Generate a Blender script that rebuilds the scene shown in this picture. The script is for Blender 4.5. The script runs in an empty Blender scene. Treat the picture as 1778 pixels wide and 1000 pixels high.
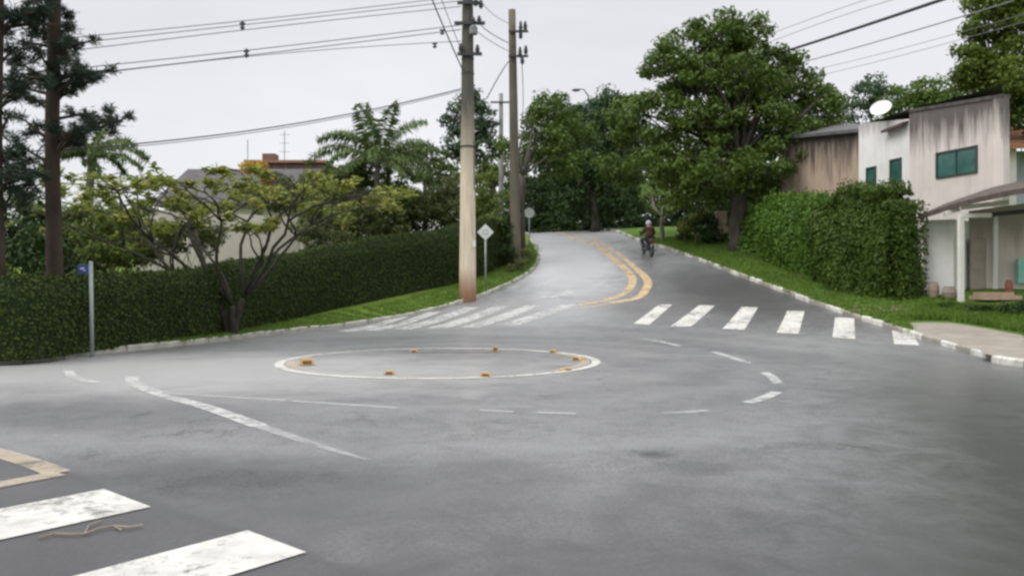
import bpy, bmesh, math, random
import numpy as np
from mathutils import Vector, Matrix

# ------------------------------------------------------------------ camera, world, sun, exposure
SC = bpy.context.scene
COL = SC.collection
CAMH, F = 1.5, 1345.0            # eye height; focal length in photo pixels (1778 wide)
cam_d = bpy.data.cameras.new("camera")
cam_d.lens = 36.0 * F / 1778.0
cam_d.sensor_width = 36.0
cam_d.clip_start = 0.1
cam_d.clip_end = 6000
cam = bpy.data.objects.new("camera", cam_d)
cam.location = (0, 0, CAMH)
cam.rotation_euler = (math.radians(90), 0, 0)
COL.objects.link(cam)
SC.camera = cam

SUN_EL, SUN_AZ = 46.0, -118.0
world = bpy.data.worlds.new("World")
SC.world = world
world.use_nodes = True
wt = world.node_tree
wt.nodes.clear()
def wn(t): return wt.nodes.new(t)
w_out = wn("ShaderNodeOutputWorld"); w_bg = wn("ShaderNodeBackground")
w_sky = wn("ShaderNodeTexSky")
w_sky.sky_type = 'NISHITA'; w_sky.sun_disc = False
w_sky.sun_elevation = math.radians(SUN_EL); w_sky.sun_rotation = math.radians(SUN_AZ)
w_sky.air_density = 1.0; w_sky.dust_density = 3.0
w_sc = wn("ShaderNodeVectorMath"); w_sc.operation = 'SCALE'; w_sc.inputs['Scale'].default_value = 0.10
w_tc = wn("ShaderNodeTexCoord"); w_sep = wn("ShaderNodeSeparateXYZ")
w_map = wn("ShaderNodeMapping"); w_map.inputs['Scale'].default_value = (1.0, 1.0, 3.2)
w_noise = wn("ShaderNodeTexNoise"); w_noise.inputs['Scale'].default_value = 1.6
w_noise.inputs['Detail'].default_value = 5; w_noise.inputs['Roughness'].default_value = .5
w_nr = wn("ShaderNodeMapRange")
w_nr.inputs['From Min'].default_value = .3; w_nr.inputs['From Max'].default_value = .7
w_nr.inputs['To Min'].default_value = .90; w_nr.inputs['To Max'].default_value = 1.10
w_grad = wn("ShaderNodeValToRGB")          # overcast luminance by elevation (brighter overhead)
cr = w_grad.color_ramp
cr.elements[0].position = 0.0; cr.elements[0].color = (.93, .935, .95, 1)
cr.elements[1].position = 1.0; cr.elements[1].color = (2.7, 2.72, 2.78, 1)
for p, c in ((.12, (.88, .885, .91, 1)), (.36, (.80, .807, .84, 1)), (.6, (1.6, 1.62, 1.68, 1))):
    e = cr.elements.new(p); e.color = c
w_mul = wn("ShaderNodeVectorMath"); w_mul.operation = 'SCALE'
w_mix = wn("ShaderNodeMix"); w_mix.data_type = 'RGBA'; w_mix.inputs['Factor'].default_value = .93
L = wt.links.new
L(w_tc.outputs['Generated'], w_sep.inputs[0]); L(w_sep.outputs['Z'], w_grad.inputs[0])
L(w_tc.outputs['Generated'], w_map.inputs[0]); L(w_map.outputs[0], w_noise.inputs['Vector'])
L(w_noise.outputs[0], w_nr.inputs['Value'])
L(w_grad.outputs[0], w_mul.inputs[0]); L(w_nr.outputs[0], w_mul.inputs['Scale'])
L(w_sky.outputs[0], w_sc.inputs[0]); L(w_sc.outputs[0], w_mix.inputs[6]); L(w_mul.outputs[0], w_mix.inputs[7])
L(w_mix.outputs[2], w_bg.inputs['Color']); w_bg.inputs['Strength'].default_value = 1.0
L(w_bg.outputs[0], w_out.inputs[0])

sd = bpy.data.lights.new("sun", 'SUN'); sd.energy = 1.5; sd.angle = math.radians(35); sd.color = (1, .97, .92)
sun = bpy.data.objects.new("sun", sd); COL.objects.link(sun)
az = math.radians(SUN_AZ); el = math.radians(SUN_EL)
sdir = Vector((math.sin(az) * math.cos(el), math.cos(az) * math.cos(el), math.sin(el)))
sun.rotation_euler = sdir.to_track_quat('Z', 'Y').to_euler()

SC.view_settings.view_transform = 'Standard'; SC.view_settings.look = 'None'
SC.view_settings.exposure = 0.0; SC.view_settings.gamma = 1.0; SC.view_settings.use_curve_mapping = False
SC.render.engine = 'CYCLES'
SC.cycles.max_bounces = 6; SC.cycles.diffuse_bounces = 3; SC.cycles.glossy_bounces = 2
SC.cycles.transparent_max_bounces = 8; SC.cycles.transmission_bounces = 3
SC.cycles.pixel_filter_type = 'BLACKMAN_HARRIS'; SC.cycles.filter_width = 2.7

random.seed(7)
RNG = np.random.default_rng(11)

# ------------------------------------------------------------------ terrain
def softplus(v, k=1.0):
    a = v * k
    return (np.logaddexp(0, a)) / k
def T(x, y):
    xc = np.clip(x, -15, 22)
    t = y + .45 * xc - 25.3
    s = .175 * softplus(t, .9)
    s = 6.0 - softplus(6.0 - s, 2.2)
    return s
def Tf(x, y): return float(T(np.float64(x), np.float64(y)))
def G(px, py, off=0.0):
    """where the sight line of a photo pixel meets the ground"""
    dx = (px - 889) / F; dz = -(py - 500) / F
    y = 2.0; last = 2.0
    while y < 140:
        if CAMH + dz * y <= Tf(dx * y, y) + off: break
        last = y; y += .25
    else:
        return (dx * 75, 75.0)
    lo, hi = last, y
    for _ in range(30):
        m = (lo + hi) / 2
        if CAMH + dz * m <= Tf(dx * m, m) + off: hi = m
        else: lo = m
    return (dx * hi, hi)
def P(px, py, d): return ((px - 889) / F * d, d, CAMH - (py - 500) / F * d)

# ------------------------------------------------------------------ materials
MATS = {}
def newmat(name):
    m = bpy.data.materials.new(name); m.use_nodes = True
    nt = m.node_tree
    return m, nt, nt.nodes['Principled BSDF'], nt.nodes['Material Output']
def rgba(c): return (c[0], c[1], c[2], 1)
def nd(nt, t, **kw):
    n = nt.nodes.new(t)
    for k, v in kw.items():
        if k.startswith('i_'): n.inputs[k[2:].replace('_', ' ')].default_value = v
        else: setattr(n, k, v)
    return n
def mixc(nt, fac, a, b):
    n = nt.nodes.new("ShaderNodeMix"); n.data_type = 'RGBA'
    for inp, v in ((0, fac), (6, a), (7, b)):
        if isinstance(v, (tuple, list)): n.inputs[inp].default_value = rgba(v)
        elif isinstance(v, (int, float)): n.inputs[inp].default_value = v
        else: nt.links.new(v, n.inputs[inp])
    return n.outputs[2]
def noise(nt, scale, detail=4, rough=.55, vec=None, dist=0):
    n = nd(nt, "ShaderNodeTexNoise"); n.inputs['Scale'].default_value = scale
    n.inputs['Detail'].default_value = detail; n.inputs['Roughness'].default_value = rough
    n.inputs['Distortion'].default_value = dist
    if vec is None:
        tc = nd(nt, "ShaderNodeTexCoord"); vec = tc.outputs['Object']
    nt.links.new(vec, n.inputs['Vector'])
    return n.outputs[0]
def ramp(nt, v, a, b, lo=0., hi=1.):
    n = nd(nt, "ShaderNodeMapRange"); nt.links.new(v, n.inputs['Value'])
    n.inputs['From Min'].default_value = a; n.inputs['From Max'].default_value = b
    n.inputs['To Min'].default_value = lo; n.inputs['To Max'].default_value = hi
    return n.outputs[0]
def math_(nt, op, a, b=None):
    n = nd(nt, "ShaderNodeMath", operation=op)
    for i, v in enumerate((a, b)):
        if v is None: continue
        if isinstance(v, (int, float)): n.inputs[i].default_value = v
        else: nt.links.new(v, n.inputs[i])
    return n.outputs[0]
def objvec(nt, scale=(1, 1, 1)):
    tc = nd(nt, "ShaderNodeTexCoord"); mp = nd(nt, "ShaderNodeMapping"); mp.inputs['Scale'].default_value = scale
    nt.links.new(tc.outputs['Object'], mp.inputs[0]); return mp.outputs[0]
def bump(nt, b, h, strength=.3, dist=.02):
    n = nd(nt, "ShaderNodeBump"); n.inputs['Strength'].default_value = strength; n.inputs['Distance'].default_value = dist
    nt.links.new(h, n.inputs['Height']); nt.links.new(n.outputs[0], b.inputs['Normal'])

def mat_rough(name, c1, c2, scale=3, rough=.8, bmp=.3, bscale=None, stretch=(1, 1, 1), metal=0, spec=.4):
    if name in MATS: return MATS[name]
    m, nt, b, o = newmat(name)
    v = objvec(nt, stretch)
    f = ramp(nt, noise(nt, scale, 6, .6, v), .3, .7)
    nt.links.new(mixc(nt, f, c1, c2), b.inputs['Base Color'])
    b.inputs['Roughness'].default_value = rough; b.inputs['Metallic'].default_value = metal
    b.inputs['Specular IOR Level'].default_value = spec
    if bmp: bump(nt, b, noise(nt, bscale or scale * 6, 5, .6), bmp, .02)
    MATS[name] = m; return m

def mat_leaf(name, c_dark, c_light, trans=.25, rough=.45, yellow=None):
    if name in MATS: return MATS[name]
    m, nt, b, o = newmat(name)
    geo = nd(nt, "ShaderNodeNewGeometry")
    n = noise(nt, .55, 3, .5)
    f = math_(nt, 'MULTIPLY', math_(nt, 'ADD', math_(nt, 'MULTIPLY', geo.outputs['Random Per Island'], .75), ramp(nt, n, .3, .7, 0, .6)), .75)
    c = mixc(nt, f, c_dark, c_light)
    if yellow:
        r2 = ramp(nt, geo.outputs['Random Per Island'], yellow[1], 1.0)
        c = mixc(nt, math_(nt, 'GREATER_THAN', geo.outputs['Random Per Island'], yellow[1]), c, yellow[0])
    nt.links.new(c, b.inputs['Base Color'])
    b.inputs['Roughness'].default_value = rough; b.inputs['Specular IOR Level'].default_value = .18
    tr = nd(nt, "ShaderNodeBsdfTranslucent"); nt.links.new(c, tr.inputs['Color'])
    mx = nd(nt, "ShaderNodeMixShader"); mx.inputs[0].default_value = trans
    nt.links.new(b.outputs[0], mx.inputs[1]); nt.links.new(tr.outputs[0], mx.inputs[2])
    nt.links.new(mx.outputs[0], o.inputs['Surface'])
    MATS[name] = m; return m

def mat_asphalt():
    m, nt, b, o = newmat("asphalt")
    tc = nd(nt, "ShaderNodeTexCoord"); V = tc.outputs['Object']
    sep = nd(nt, "ShaderNodeSeparateXYZ"); nt.links.new(V, sep.inputs[0])
    big = noise(nt, .16, 4, .55, V, .6); mid = noise(nt, 1.1, 5, .6, V, .4); fine = noise(nt, 60, 3, .7, V)
    grit = noise(nt, 9, 6, .75, V)
    c = mixc(nt, ramp(nt, big, .35, .65), (.125, .125, .128), (.215, .214, .215))
    c = mixc(nt, ramp(nt, mid, .5, .78, 0, .45), c, (.095, .096, .098))
    c = mixc(nt, ramp(nt, grit, .52, .75, 0, .45), c, (.26, .26, .262))
    c = mixc(nt, ramp(nt, fine, .5, .8, 0, .5), c, (.07, .07, .072))
    mott = noise(nt, 2.6, 8, .72, V, .7)
    c = mixc(nt, ramp(nt, mott, .46, .66, 0, .6), c, (.075, .075, .077))
    # newer, darker surface under the near crossing, left of a seam
    (ax, ay), (bx, by) = G(110, 822), G(540, 968)
    dx, dy = bx - ax, by - ay; ln = math.hypot(dx, dy); nx, ny = dy / ln, -dx / ln     # points to the near side
    dd = math_(nt, 'ADD', math_(nt, 'MULTIPLY', sep.outputs['X'], nx), math_(nt, 'MULTIPLY', sep.outputs['Y'], ny))
    dd = math_(nt, 'SUBTRACT', dd, ax * nx + ay * ny)
    wob = math_(nt, 'MULTIPLY', math_(nt, 'SUBTRACT', noise(nt, 2.3, 4, .6, V), .5), .35)
    dd = math_(nt, 'ADD', dd, wob)
    along = math_(nt, 'ADD', math_(nt, 'MULTIPLY', sep.outputs['X'], dx / ln), math_(nt, 'MULTIPLY', sep.outputs['Y'], dy / ln))
    along = math_(nt, 'SUBTRACT', along, (ax * dx + ay * dy) / ln)
    fade = ramp(nt, along, ln * 1.0, ln * 1.8, 1, 0)
    near = math_(nt, 'MULTIPLY', ramp(nt, dd, -.02, .05), fade)
    c = mixc(nt, math_(nt, 'MULTIPLY', near, .75), c, (.058, .058, .062))
    seam = math_(nt, 'MULTIPLY', ramp(nt, math_(nt, 'ABSOLUTE', dd), .015, .07, 1, 0), fade)
    c = mixc(nt, math_(nt, 'MULTIPLY', seam, .7), c, (.03, .03, .032))
    seal = ramp(nt, math_(nt, 'ABSOLUTE', math_(nt, 'ADD', dd, .2)), .03, .16, .5, 0)
    c = mixc(nt, math_(nt, 'MULTIPLY', seal, fade), c, (.2, .2, .205))
    # crazed patch and single stains
    def blob(px, py, rx, ry, soft=.5):
        gx, gy = G(px, py)
        mp = nd(nt, "ShaderNodeMapping"); nt.links.new(V, mp.inputs[0]); mp.vector_type = 'POINT'
        mp.inputs['Location'].default_value = (-gx / rx, -gy / ry, 0); mp.inputs['Scale'].default_value = (1 / rx, 1 / ry, 0)
        ln_ = nd(nt, "ShaderNodeVectorMath", operation='LENGTH'); nt.links.new(mp.outputs[0], ln_.inputs[0])
        v = math_(nt, 'ADD', ln_.outputs['Value'], math_(nt, 'MULTIPLY', math_(nt, 'SUBTRACT', noise(nt, 3.0, 6, .7, V), .5), 2.6))
        return ramp(nt, v, 1 - soft, 1, 1, 0)
    vor = nd(nt, "ShaderNodeTexVoronoi", feature='DISTANCE_TO_EDGE'); vor.inputs['Scale'].default_value = 9
    nt.links.new(V, vor.inputs['Vector'])
    crack = ramp(nt, vor.outputs['Distance'], .0, .09, 1, .25)
    c = mixc(nt, math_(nt, 'MULTIPLY', blob(400, 830, 1.25, .75, .8), math_(nt, 'MULTIPLY', crack, .95)), c, (.022, .022, .022))
    for s in ((1125, 788, .28, .3), (1210, 812, .35, .4), (1165, 850, .4, .35), (246, 720, .12, .25), (55, 661, .2, .5), (575, 633, .45, .3), (700, 627, .5, .4), (745, 625, .7, .35), (790, 612, 1.4, .35), (1150, 625, .6, .8)):
        c = mixc(nt, math_(nt, 'MULTIPLY', blob(*s), .5 if s[0] not in (246, 575, 700, 745, 790) else .85), c, (.06, .06, .062))
    g2 = noise(nt, 30, 5, .8, V)
    c = mixc(nt, ramp(nt, g2, .5, .62, 0, .6), c, (.045, .045, .046))
    c = mixc(nt, ramp(nt, g2, .5, .36, 0, .4), c, (.26, .26, .262))
    vc = nd(nt, "ShaderNodeTexVoronoi", feature='DISTANCE_TO_EDGE'); vc.inputs['Scale'].default_value = .75
    wv_ = nd(nt, "ShaderNodeVectorMath", operation='ADD'); ns_ = nd(nt, "ShaderNodeTexNoise"); ns_.inputs['Scale'].default_value = 1.3; ns_.inputs['Detail'].default_value = 6; ns_.inputs['Roughness'].default_value = .7
    nt.links.new(V, ns_.inputs['Vector']); nt.links.new(V, wv_.inputs[0]); nt.links.new(ns_.outputs['Color'], wv_.inputs[1]); nt.links.new(wv_.outputs[0], vc.inputs['Vector'])
    ck = math_(nt, 'MULTIPLY', ramp(nt, vc.outputs['Distance'], .003, .018, 1, 0), ramp(nt, noise(nt, .45, 4, .6, V), .5, .62, 0, .75))
    c = mixc(nt, ck, c, (.03, .03, .03))
    # tracks polished by cars circling the painted ring
    ux = math_(nt, 'SUBTRACT', sep.outputs['X'], -1.475); uy = math_(nt, 'SUBTRACT', sep.outputs['Y'], 16.0)
    rad_ = math_(nt, 'SQRT', math_(nt, 'ADD', math_(nt, 'MULTIPLY', ux, ux), math_(nt, 'MULTIPLY', uy, uy)))
    rad_ = math_(nt, 'ADD', rad_, math_(nt, 'MULTIPLY', math_(nt, 'SUBTRACT', noise(nt, .5, 3, .5, V), .5), 1.2))
    for rr_, ww_ in ((4.7, .35), (6.3, .35), (8.9, .4), (10.5, .4)):
        t_ = ramp(nt, math_(nt, 'ABSOLUTE', math_(nt, 'SUBTRACT', rad_, rr_)), .1, ww_ * 1.6, .32, 0)
        c = mixc(nt, math_(nt, 'MULTIPLY', t_, ramp(nt, mid, .3, .6)), c, (.25, .25, .25))
    # pale sky sheen and the dark tree reflection up the hill, painted as colour
    def area(px, py, rx, ry, amt, col, rot=0.0, wob=1.0):
        nonlocal c
        gx, gy = G(px, py)
        sx = math_(nt, 'SUBTRACT', sep.outputs['X'], gx); sy = math_(nt, 'SUBTRACT', sep.outputs['Y'], gy)
        ca, sa = math.cos(rot), math.sin(rot)
        u = math_(nt, 'ADD', math_(nt, 'MULTIPLY', sx, ca / rx), math_(nt, 'MULTIPLY', sy, sa / rx))
        v = math_(nt, 'ADD', math_(nt, 'MULTIPLY', sx, -sa / ry), math_(nt, 'MULTIPLY', sy, ca / ry))
        d = math_(nt, 'SQRT', math_(nt, 'ADD', math_(nt, 'MULTIPLY', u, u), math_(nt, 'MULTIPLY', v, v)))
        d = math_(nt, 'ADD', d, math_(nt, 'MULTIPLY', math_(nt, 'SUBTRACT', noise(nt, .8, 6, .65, V, .5), .5), wob))
        m_ = math_(nt, 'MULTIPLY', ramp(nt, d, .45, 1.1, 1, 0), amt); m_.node.use_clamp = True
        c = mixc(nt, m_, c, col)
    area(250, 642, 8.5, 4.2, .85, (.34, .335, .33))
    area(985, 455, 3.4, 13, .95, (.42, .42, .425), -.03)
    area(930, 540, 4.5, 5, .45, (.32, .32, .32))
    area(1000, 410, 7, 10, .6, (.40, .40, .40))
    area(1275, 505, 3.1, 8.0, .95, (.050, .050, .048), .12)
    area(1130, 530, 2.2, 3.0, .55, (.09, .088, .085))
    lowm = ramp(nt, math_(nt, 'ADD', sep.outputs['Y'], math_(nt, 'MULTIPLY', noise(nt, .9, 6, .68, V, .8), 4.5)), 5.8, 9.6, .95, 0)  # nearest road painted darker, where its sky sheen weakens
    c = mixc(nt, lowm, c, (.050, .049, .051))
    area(330, 850, 2.6, 1.5, .6, (.055, .055, .056))
    area(150, 720, 2.6, 1.3, .35, (.07, .07, .07))
    c = mixc(nt, math_(nt, 'MULTIPLY', blob(385, 838, 1.0, .55, .9), math_(nt, 'MULTIPLY', ramp(nt, g2, .40, .58), .9)), c, (.020, .020, .020))
    c = mixc(nt, math_(nt, 'MULTIPLY', blob(1125, 788, .22, .2, .8), .7), c, (.03, .03, .03))
    # dark reflection of the right-hand trees, painted into the base colour
    reflm = ramp(nt, math_(nt, 'ADD', math_(nt, 'SUBTRACT', sep.outputs['X'], math_(nt, 'MULTIPLY', sep.outputs['Y'], .45)), math_(nt, 'MULTIPLY', math_(nt, 'ADD', mid, mott), 1.5)), .75, 2.6)
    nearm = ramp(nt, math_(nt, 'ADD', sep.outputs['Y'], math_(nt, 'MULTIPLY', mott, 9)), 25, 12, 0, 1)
    reflm = math_(nt, 'MULTIPLY', reflm, nearm)
    c = mixc(nt, math_(nt, 'MULTIPLY', reflm, .92), c, (.028, .032, .027))
    nt.links.new(c, b.inputs['Base Color'])
    r = ramp(nt, noise(nt, .35, 5, .6, V, .8), .3, .7, .45, .62)
    nt.links.new(r, b.inputs['Roughness'])
    nt.links.new(ramp(nt, reflm, 0, 1, .38, .08), b.inputs['Specular IOR Level'])
    cwt = ramp(nt, noise(nt, .22, 5, .6, V, .5), .3, .6, .45, 1.0)
    cw2 = math_(nt, 'ADD', math_(nt, 'MULTIPLY', cwt, ramp(nt, sep.outputs['Y'], 8, 26, .25, .35)), math_(nt, 'MULTIPLY', reflm, .25))
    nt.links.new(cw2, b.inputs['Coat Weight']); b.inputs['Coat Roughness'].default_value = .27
    h = math_(nt, 'ADD', math_(nt, 'MULTIPLY', fine, .5), math_(nt, 'MULTIPLY', grit, .8))
    bump(nt, b, h, .32, .012)
    MATS['asphalt'] = m; return m

def mat_paint(name, col, wear=.5, scale=7, strength=1.0):
    """worn road paint: where it is gone the asphalt shows through"""
    m, nt, b, o = newmat(name)
    V = objvec(nt)
    n1 = noise(nt, scale, 8, .7, V); n2 = noise(nt, 1.2, 3, .5, V)
    v = math_(nt, 'ADD', n1, math_(nt, 'MULTIPLY', math_(nt, 'SUBTRACT', n2, .5), .6))
    a = math_(nt, 'MULTIPLY', ramp(nt, v, wear - .16, wear + .10, 1, .0), strength)
    cc = mixc(nt, ramp(nt, noise(nt, 4, 7, .7, V), .38, .68, 0, .75), col, tuple(k * .6 for k in col))
    nt.links.new(cc, b.inputs['Base Color']); b.inputs['Roughness'].default_value = .6
    tr = nd(nt, "ShaderNodeBsdfTransparent"); mx = nd(nt, "ShaderNodeMixShader")
    nt.links.new(a, mx.inputs[0]); nt.links.new(tr.outputs[0], mx.inputs[1]); nt.links.new(b.outputs[0], mx.inputs[2])
    nt.links.new(mx.outputs[0], o.inputs['Surface'])
    MATS[name] = m; return m

def mat_plaster(name, c, stain, top_z, span, amt=.9, scale=2.5, base_dirt=None):
    """plaster with dark run-off stains hanging from its top edge"""
    m, nt, b, o = newmat(name)
    V = objvec(nt); sep = nd(nt, "ShaderNodeSeparateXYZ"); nt.links.new(V, sep.inputs[0])
    vs = objvec(nt, (scale, scale, .22))
    streak = noise(nt, 1.6, 5, .65, vs)
    up = ramp(nt, sep.outputs['Z'], top_z - span, top_z, 0, 1)
    f = ramp(nt, math_(nt, 'ADD', math_(nt, 'MULTIPLY', up, .62), math_(nt, 'MULTIPLY', streak, .9)), .62, 1.0, 0, amt)
    blot = ramp(nt, noise(nt, .8, 5, .6, V), .35, .7, 0, .45)
    cc = mixc(nt, blot, c, tuple(k * .72 for k in c))
    cc = mixc(nt, ramp(nt, streak, .5, .75, 0, .35), cc, tuple(.5 * k for k in c))
    cc = mixc(nt, f, cc, stain)
    nt.links.new(cc, b.inputs['Base Color']); b.inputs['Roughness'].default_value = .9
    bump(nt, b, noise(nt, 18, 5, .6, V), .25, .02)
    MATS[name] = m; return m

def mat_grass(name, a, b_, c3=None):
    m, nt, b, o = newmat(name)
    V = objvec(nt)
    c = mixc(nt, ramp(nt, noise(nt, .9, 5, .6, V), .3, .7), a, b_)
    c = mixc(nt, ramp(nt, noise(nt, 14, 5, .7, V), .45, .75, 0, .6), c, tuple(k * .5 for k in a))
    if c3: c = mixc(nt, ramp(nt, noise(nt, .5, 4, .6, V), .55, .68, 0, .9), c, c3)
    nt.links.new(c, b.inputs['Base Color']); b.inputs['Roughness'].default_value = .9
    b.inputs['Specular IOR Level'].default_value = .15
    bump(nt, b, noise(nt, 30, 4, .7, V), .8, .05)
    MATS[name] = m; return m

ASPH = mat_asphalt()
W_FRESH = mat_paint("white road paint", (.60, .59, .545), .67, 9, .93)
W_WORN = mat_paint("worn white road paint", (.60, .60, .58), .62, 6, .72)
W_FAINT = mat_paint("faint white road paint", (.60, .60, .60), .62, 5, .42)
Y_PAINT = mat_paint("yellow road paint", (.60, .44, .25), .66, 6, .85)
Y_FAINT = mat_paint("faded yellow road paint", (.58, .48, .36), .62, 6, .6)
GRASS_L = mat_grass("verge grass", (.09, .155, .022), (.15, .215, .035), (.13, .13, .05))
GRASS_R = mat_grass("bright verge grass", (.075, .15, .022), (.12, .21, .035), (.13, .115, .06))
SOIL = mat_grass("leaf litter soil", (.05, .055, .025), (.075, .085, .03))
CONC = mat_rough("kerb concrete", (.22, .20, .165), (.36, .34, .29), 2.5, .85, .4)
KWHITE = mat_rough("kerb whitewash", (.34, .325, .28), (.74, .73, .68), 4, .8, .3)
WALK = mat_rough("pavement concrete", (.20, .175, .145), (.30, .27, .225), 1.6, .85, .35)
BEIGE = mat_rough("dusty footpath", (.27, .22, .17), (.36, .31, .26), 1.2, .9, .3)
POLE = mat_rough("pole concrete", (.29, .25, .195), (.40, .355, .285), 1.3, .85, .35, stretch=(1, 1, .3))
POLE2 = mat_rough("dark weathered concrete", (.07, .07, .062), (.14, .135, .115), 1.3, .85, .35, stretch=(1, 1, .3))
IRON = mat_rough("dark iron", (.035, .037, .04), (.06, .06, .065), 6, .55, .1)
GALV = mat_rough("galvanised post", (.25, .29, .28), (.36, .40, .39), 5, .5, .1, metal=.2)
CABLE = mat_rough("black cable", (.03, .03, .034), (.05, .05, .055), 5, .6, 0)
CABLE2 = mat_rough("grey aluminium cable", (.14, .14, .15), (.20, .20, .21), 5, .5, 0)
PORC = mat_rough("insulator porcelain", (.05, .05, .055), (.10, .10, .11), 5, .35, 0)
BARK = mat_rough("grey bark", (.035, .03, .025), (.085, .074, .06), 5, .95, .7, 14, stretch=(1, 1, .25))
BARK_P = mat_rough("pine bark", (.020, .015, .010), (.055, .038, .025), 4, .95, .8, 12, stretch=(1, 1, .3))
BARK_L = mat_rough("pale lichen bark", (.11, .095, .07), (.21, .19, .145), 7, .95, .6, 16)
FLAT_W = mat_rough("white plaster", (.60, .57, .53), (.74, .72, .68), 1.5, .85, .2)

# ------------------------------------------------------------------ object helpers
def tag(o, label=None, cat=None, group=None, kind=None):
    if label: o['label'] = label
    if cat: o['category'] = cat
    if group: o['group'] = group
    if kind: o['kind'] = kind
    return o
def empty(name, loc, label, cat, group=None, rz=0):
    o = bpy.data.objects.new(name, None); COL.objects.link(o)
    o.location = loc; o.rotation_euler = (0, 0, rz); o.empty_display_size = .3
    return tag(o, label, cat, group)
class MB:
    def __init__(s): s.v = []; s.f = []; s.m = []
    def add(s, vs, fs, mi=0):
        b = len(s.v); s.v += [tuple(v) for v in vs]
        for f in fs: s.f.append(tuple(b + i for i in f)); s.m.append(mi)
    def box(s, c, h, rz=0, mi=0, ax=None):
        """centre, half sizes"""
        ca, sa = math.cos(rz), math.sin(rz)
        vs = []
        for z in (-1, 1):
            for x, y in ((-1, -1), (1, -1), (1, 1), (-1, 1)):
                X, Y = x * h[0], y * h[1]
                vs.append((c[0] + X * ca - Y * sa, c[1] + X * sa + Y * ca, c[2] + z * h[2]))
        s.add(vs, [(3, 2, 1, 0), (4, 5, 6, 7), (0, 1, 5, 4), (1, 2, 6, 5), (2, 3, 7, 6), (3, 0, 4, 7)], mi)
    def quadbox(s, corners, h, mi=0):
        """prism from an ordered horizontal outline of 3d points, raised by h"""
        n = len(corners)
        vs = [tuple(c) for c in corners] + [(c[0], c[1], c[2] + h) for c in corners]
        s.add(vs, [tuple(range(n - 1, -1, -1)), tuple(range(n, 2 * n))] + [(i, (i + 1) % n, n + (i + 1) % n, n + i) for i in range(n)], mi)
    def tube(s, pts, rad, seg=8, mi=0, cap=True):
        pts = [Vector(p) for p in pts]
        if not isinstance(rad, (list, tuple)): rad = [rad] * len(pts)
        rings = []; up = None
        for i, p in enumerate(pts):
            d = (pts[min(i + 1, len(pts) - 1)] - pts[max(i - 1, 0)])
            if d.length < 1e-6: d = Vector((0, 0, 1))
            d.normalize()
            if up is None:
                up = d.orthogonal().normalized()
            else:
                up = (up - d * up.dot(d))
                up = up.normalized() if up.length > 1e-5 else d.orthogonal().normalized()
            w = d.cross(up)
            rings.append([p + (up * math.cos(2 * math.pi * k / seg) + w * math.sin(2 * math.pi * k / seg)) * rad[i] for k in range(seg)])
        vs = [v for r in rings for v in r]; fs = []
        for i in range(len(pts) - 1):
            for k in range(seg):
                a = i * seg + k; b = i * seg + (k + 1) % seg
                fs.append((a, b, b + seg, a + seg))
        if cap:
            fs.append(tuple(range(seg - 1, -1, -1))); o = (len(pts) - 1) * seg; fs.append(tuple(o + k for k in range(seg)))
        s.add(vs, fs, mi)
    def ball(s, c, r, n=8, mi=0, sc=(1, 1, 1)):
        vs = []; fs = []
        R = n // 2 + 1
        for i in range(R + 1):
            th = math.pi * i / R
            for k in range(n):
                ph = 2 * math.pi * k / n
                vs.append((c[0] + r * sc[0] * math.sin(th) * math.cos(ph), c[1] + r * sc[1] * math.sin(th) * math.sin(ph), c[2] + r * sc[2] * math.cos(th)))
        for i in range(R):
            for k in range(n):
                a = i * n + k; b = i * n + (k + 1) % n
                fs.append((a, a + n, b + n, b))
        s.add(vs, fs, mi)
    def build(s, name, mats, parent=None, smooth=False, bevel=0, loc=None):
        me = bpy.data.meshes.new(name); me.from_pydata(s.v, [], s.f)
        for m in (mats if isinstance(mats, (list, tuple)) else [mats]): me.materials.append(m)
        me.polygons.foreach_set('material_index', s.m)
        if smooth: me.polygons.foreach_set('use_smooth', [True] * len(me.polygons))
        me.update()
        o = bpy.data.objects.new(name, me); COL.objects.link(o)
        if parent: 
            o.parent = parent
        if loc: o.location = loc
        if bevel:
            bm = bmesh.new(); bm.from_mesh(me); bmesh.ops.remove_doubles(bm, verts=bm.verts, dist=1e-5)
            bmesh.ops.bevel(bm, geom=[e for e in bm.edges], offset=bevel, segments=2, affect='EDGES', clamp_overlap=True)
            bm.to_mesh(me); bm.free()
        return o
def wparent(o, root):
    """child built in world coordinates under an empty at root"""
    o.parent = root; o.matrix_parent_inverse = Matrix.LocRotScale(root.location, root.rotation_euler, None).inverted()
    return o

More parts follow.
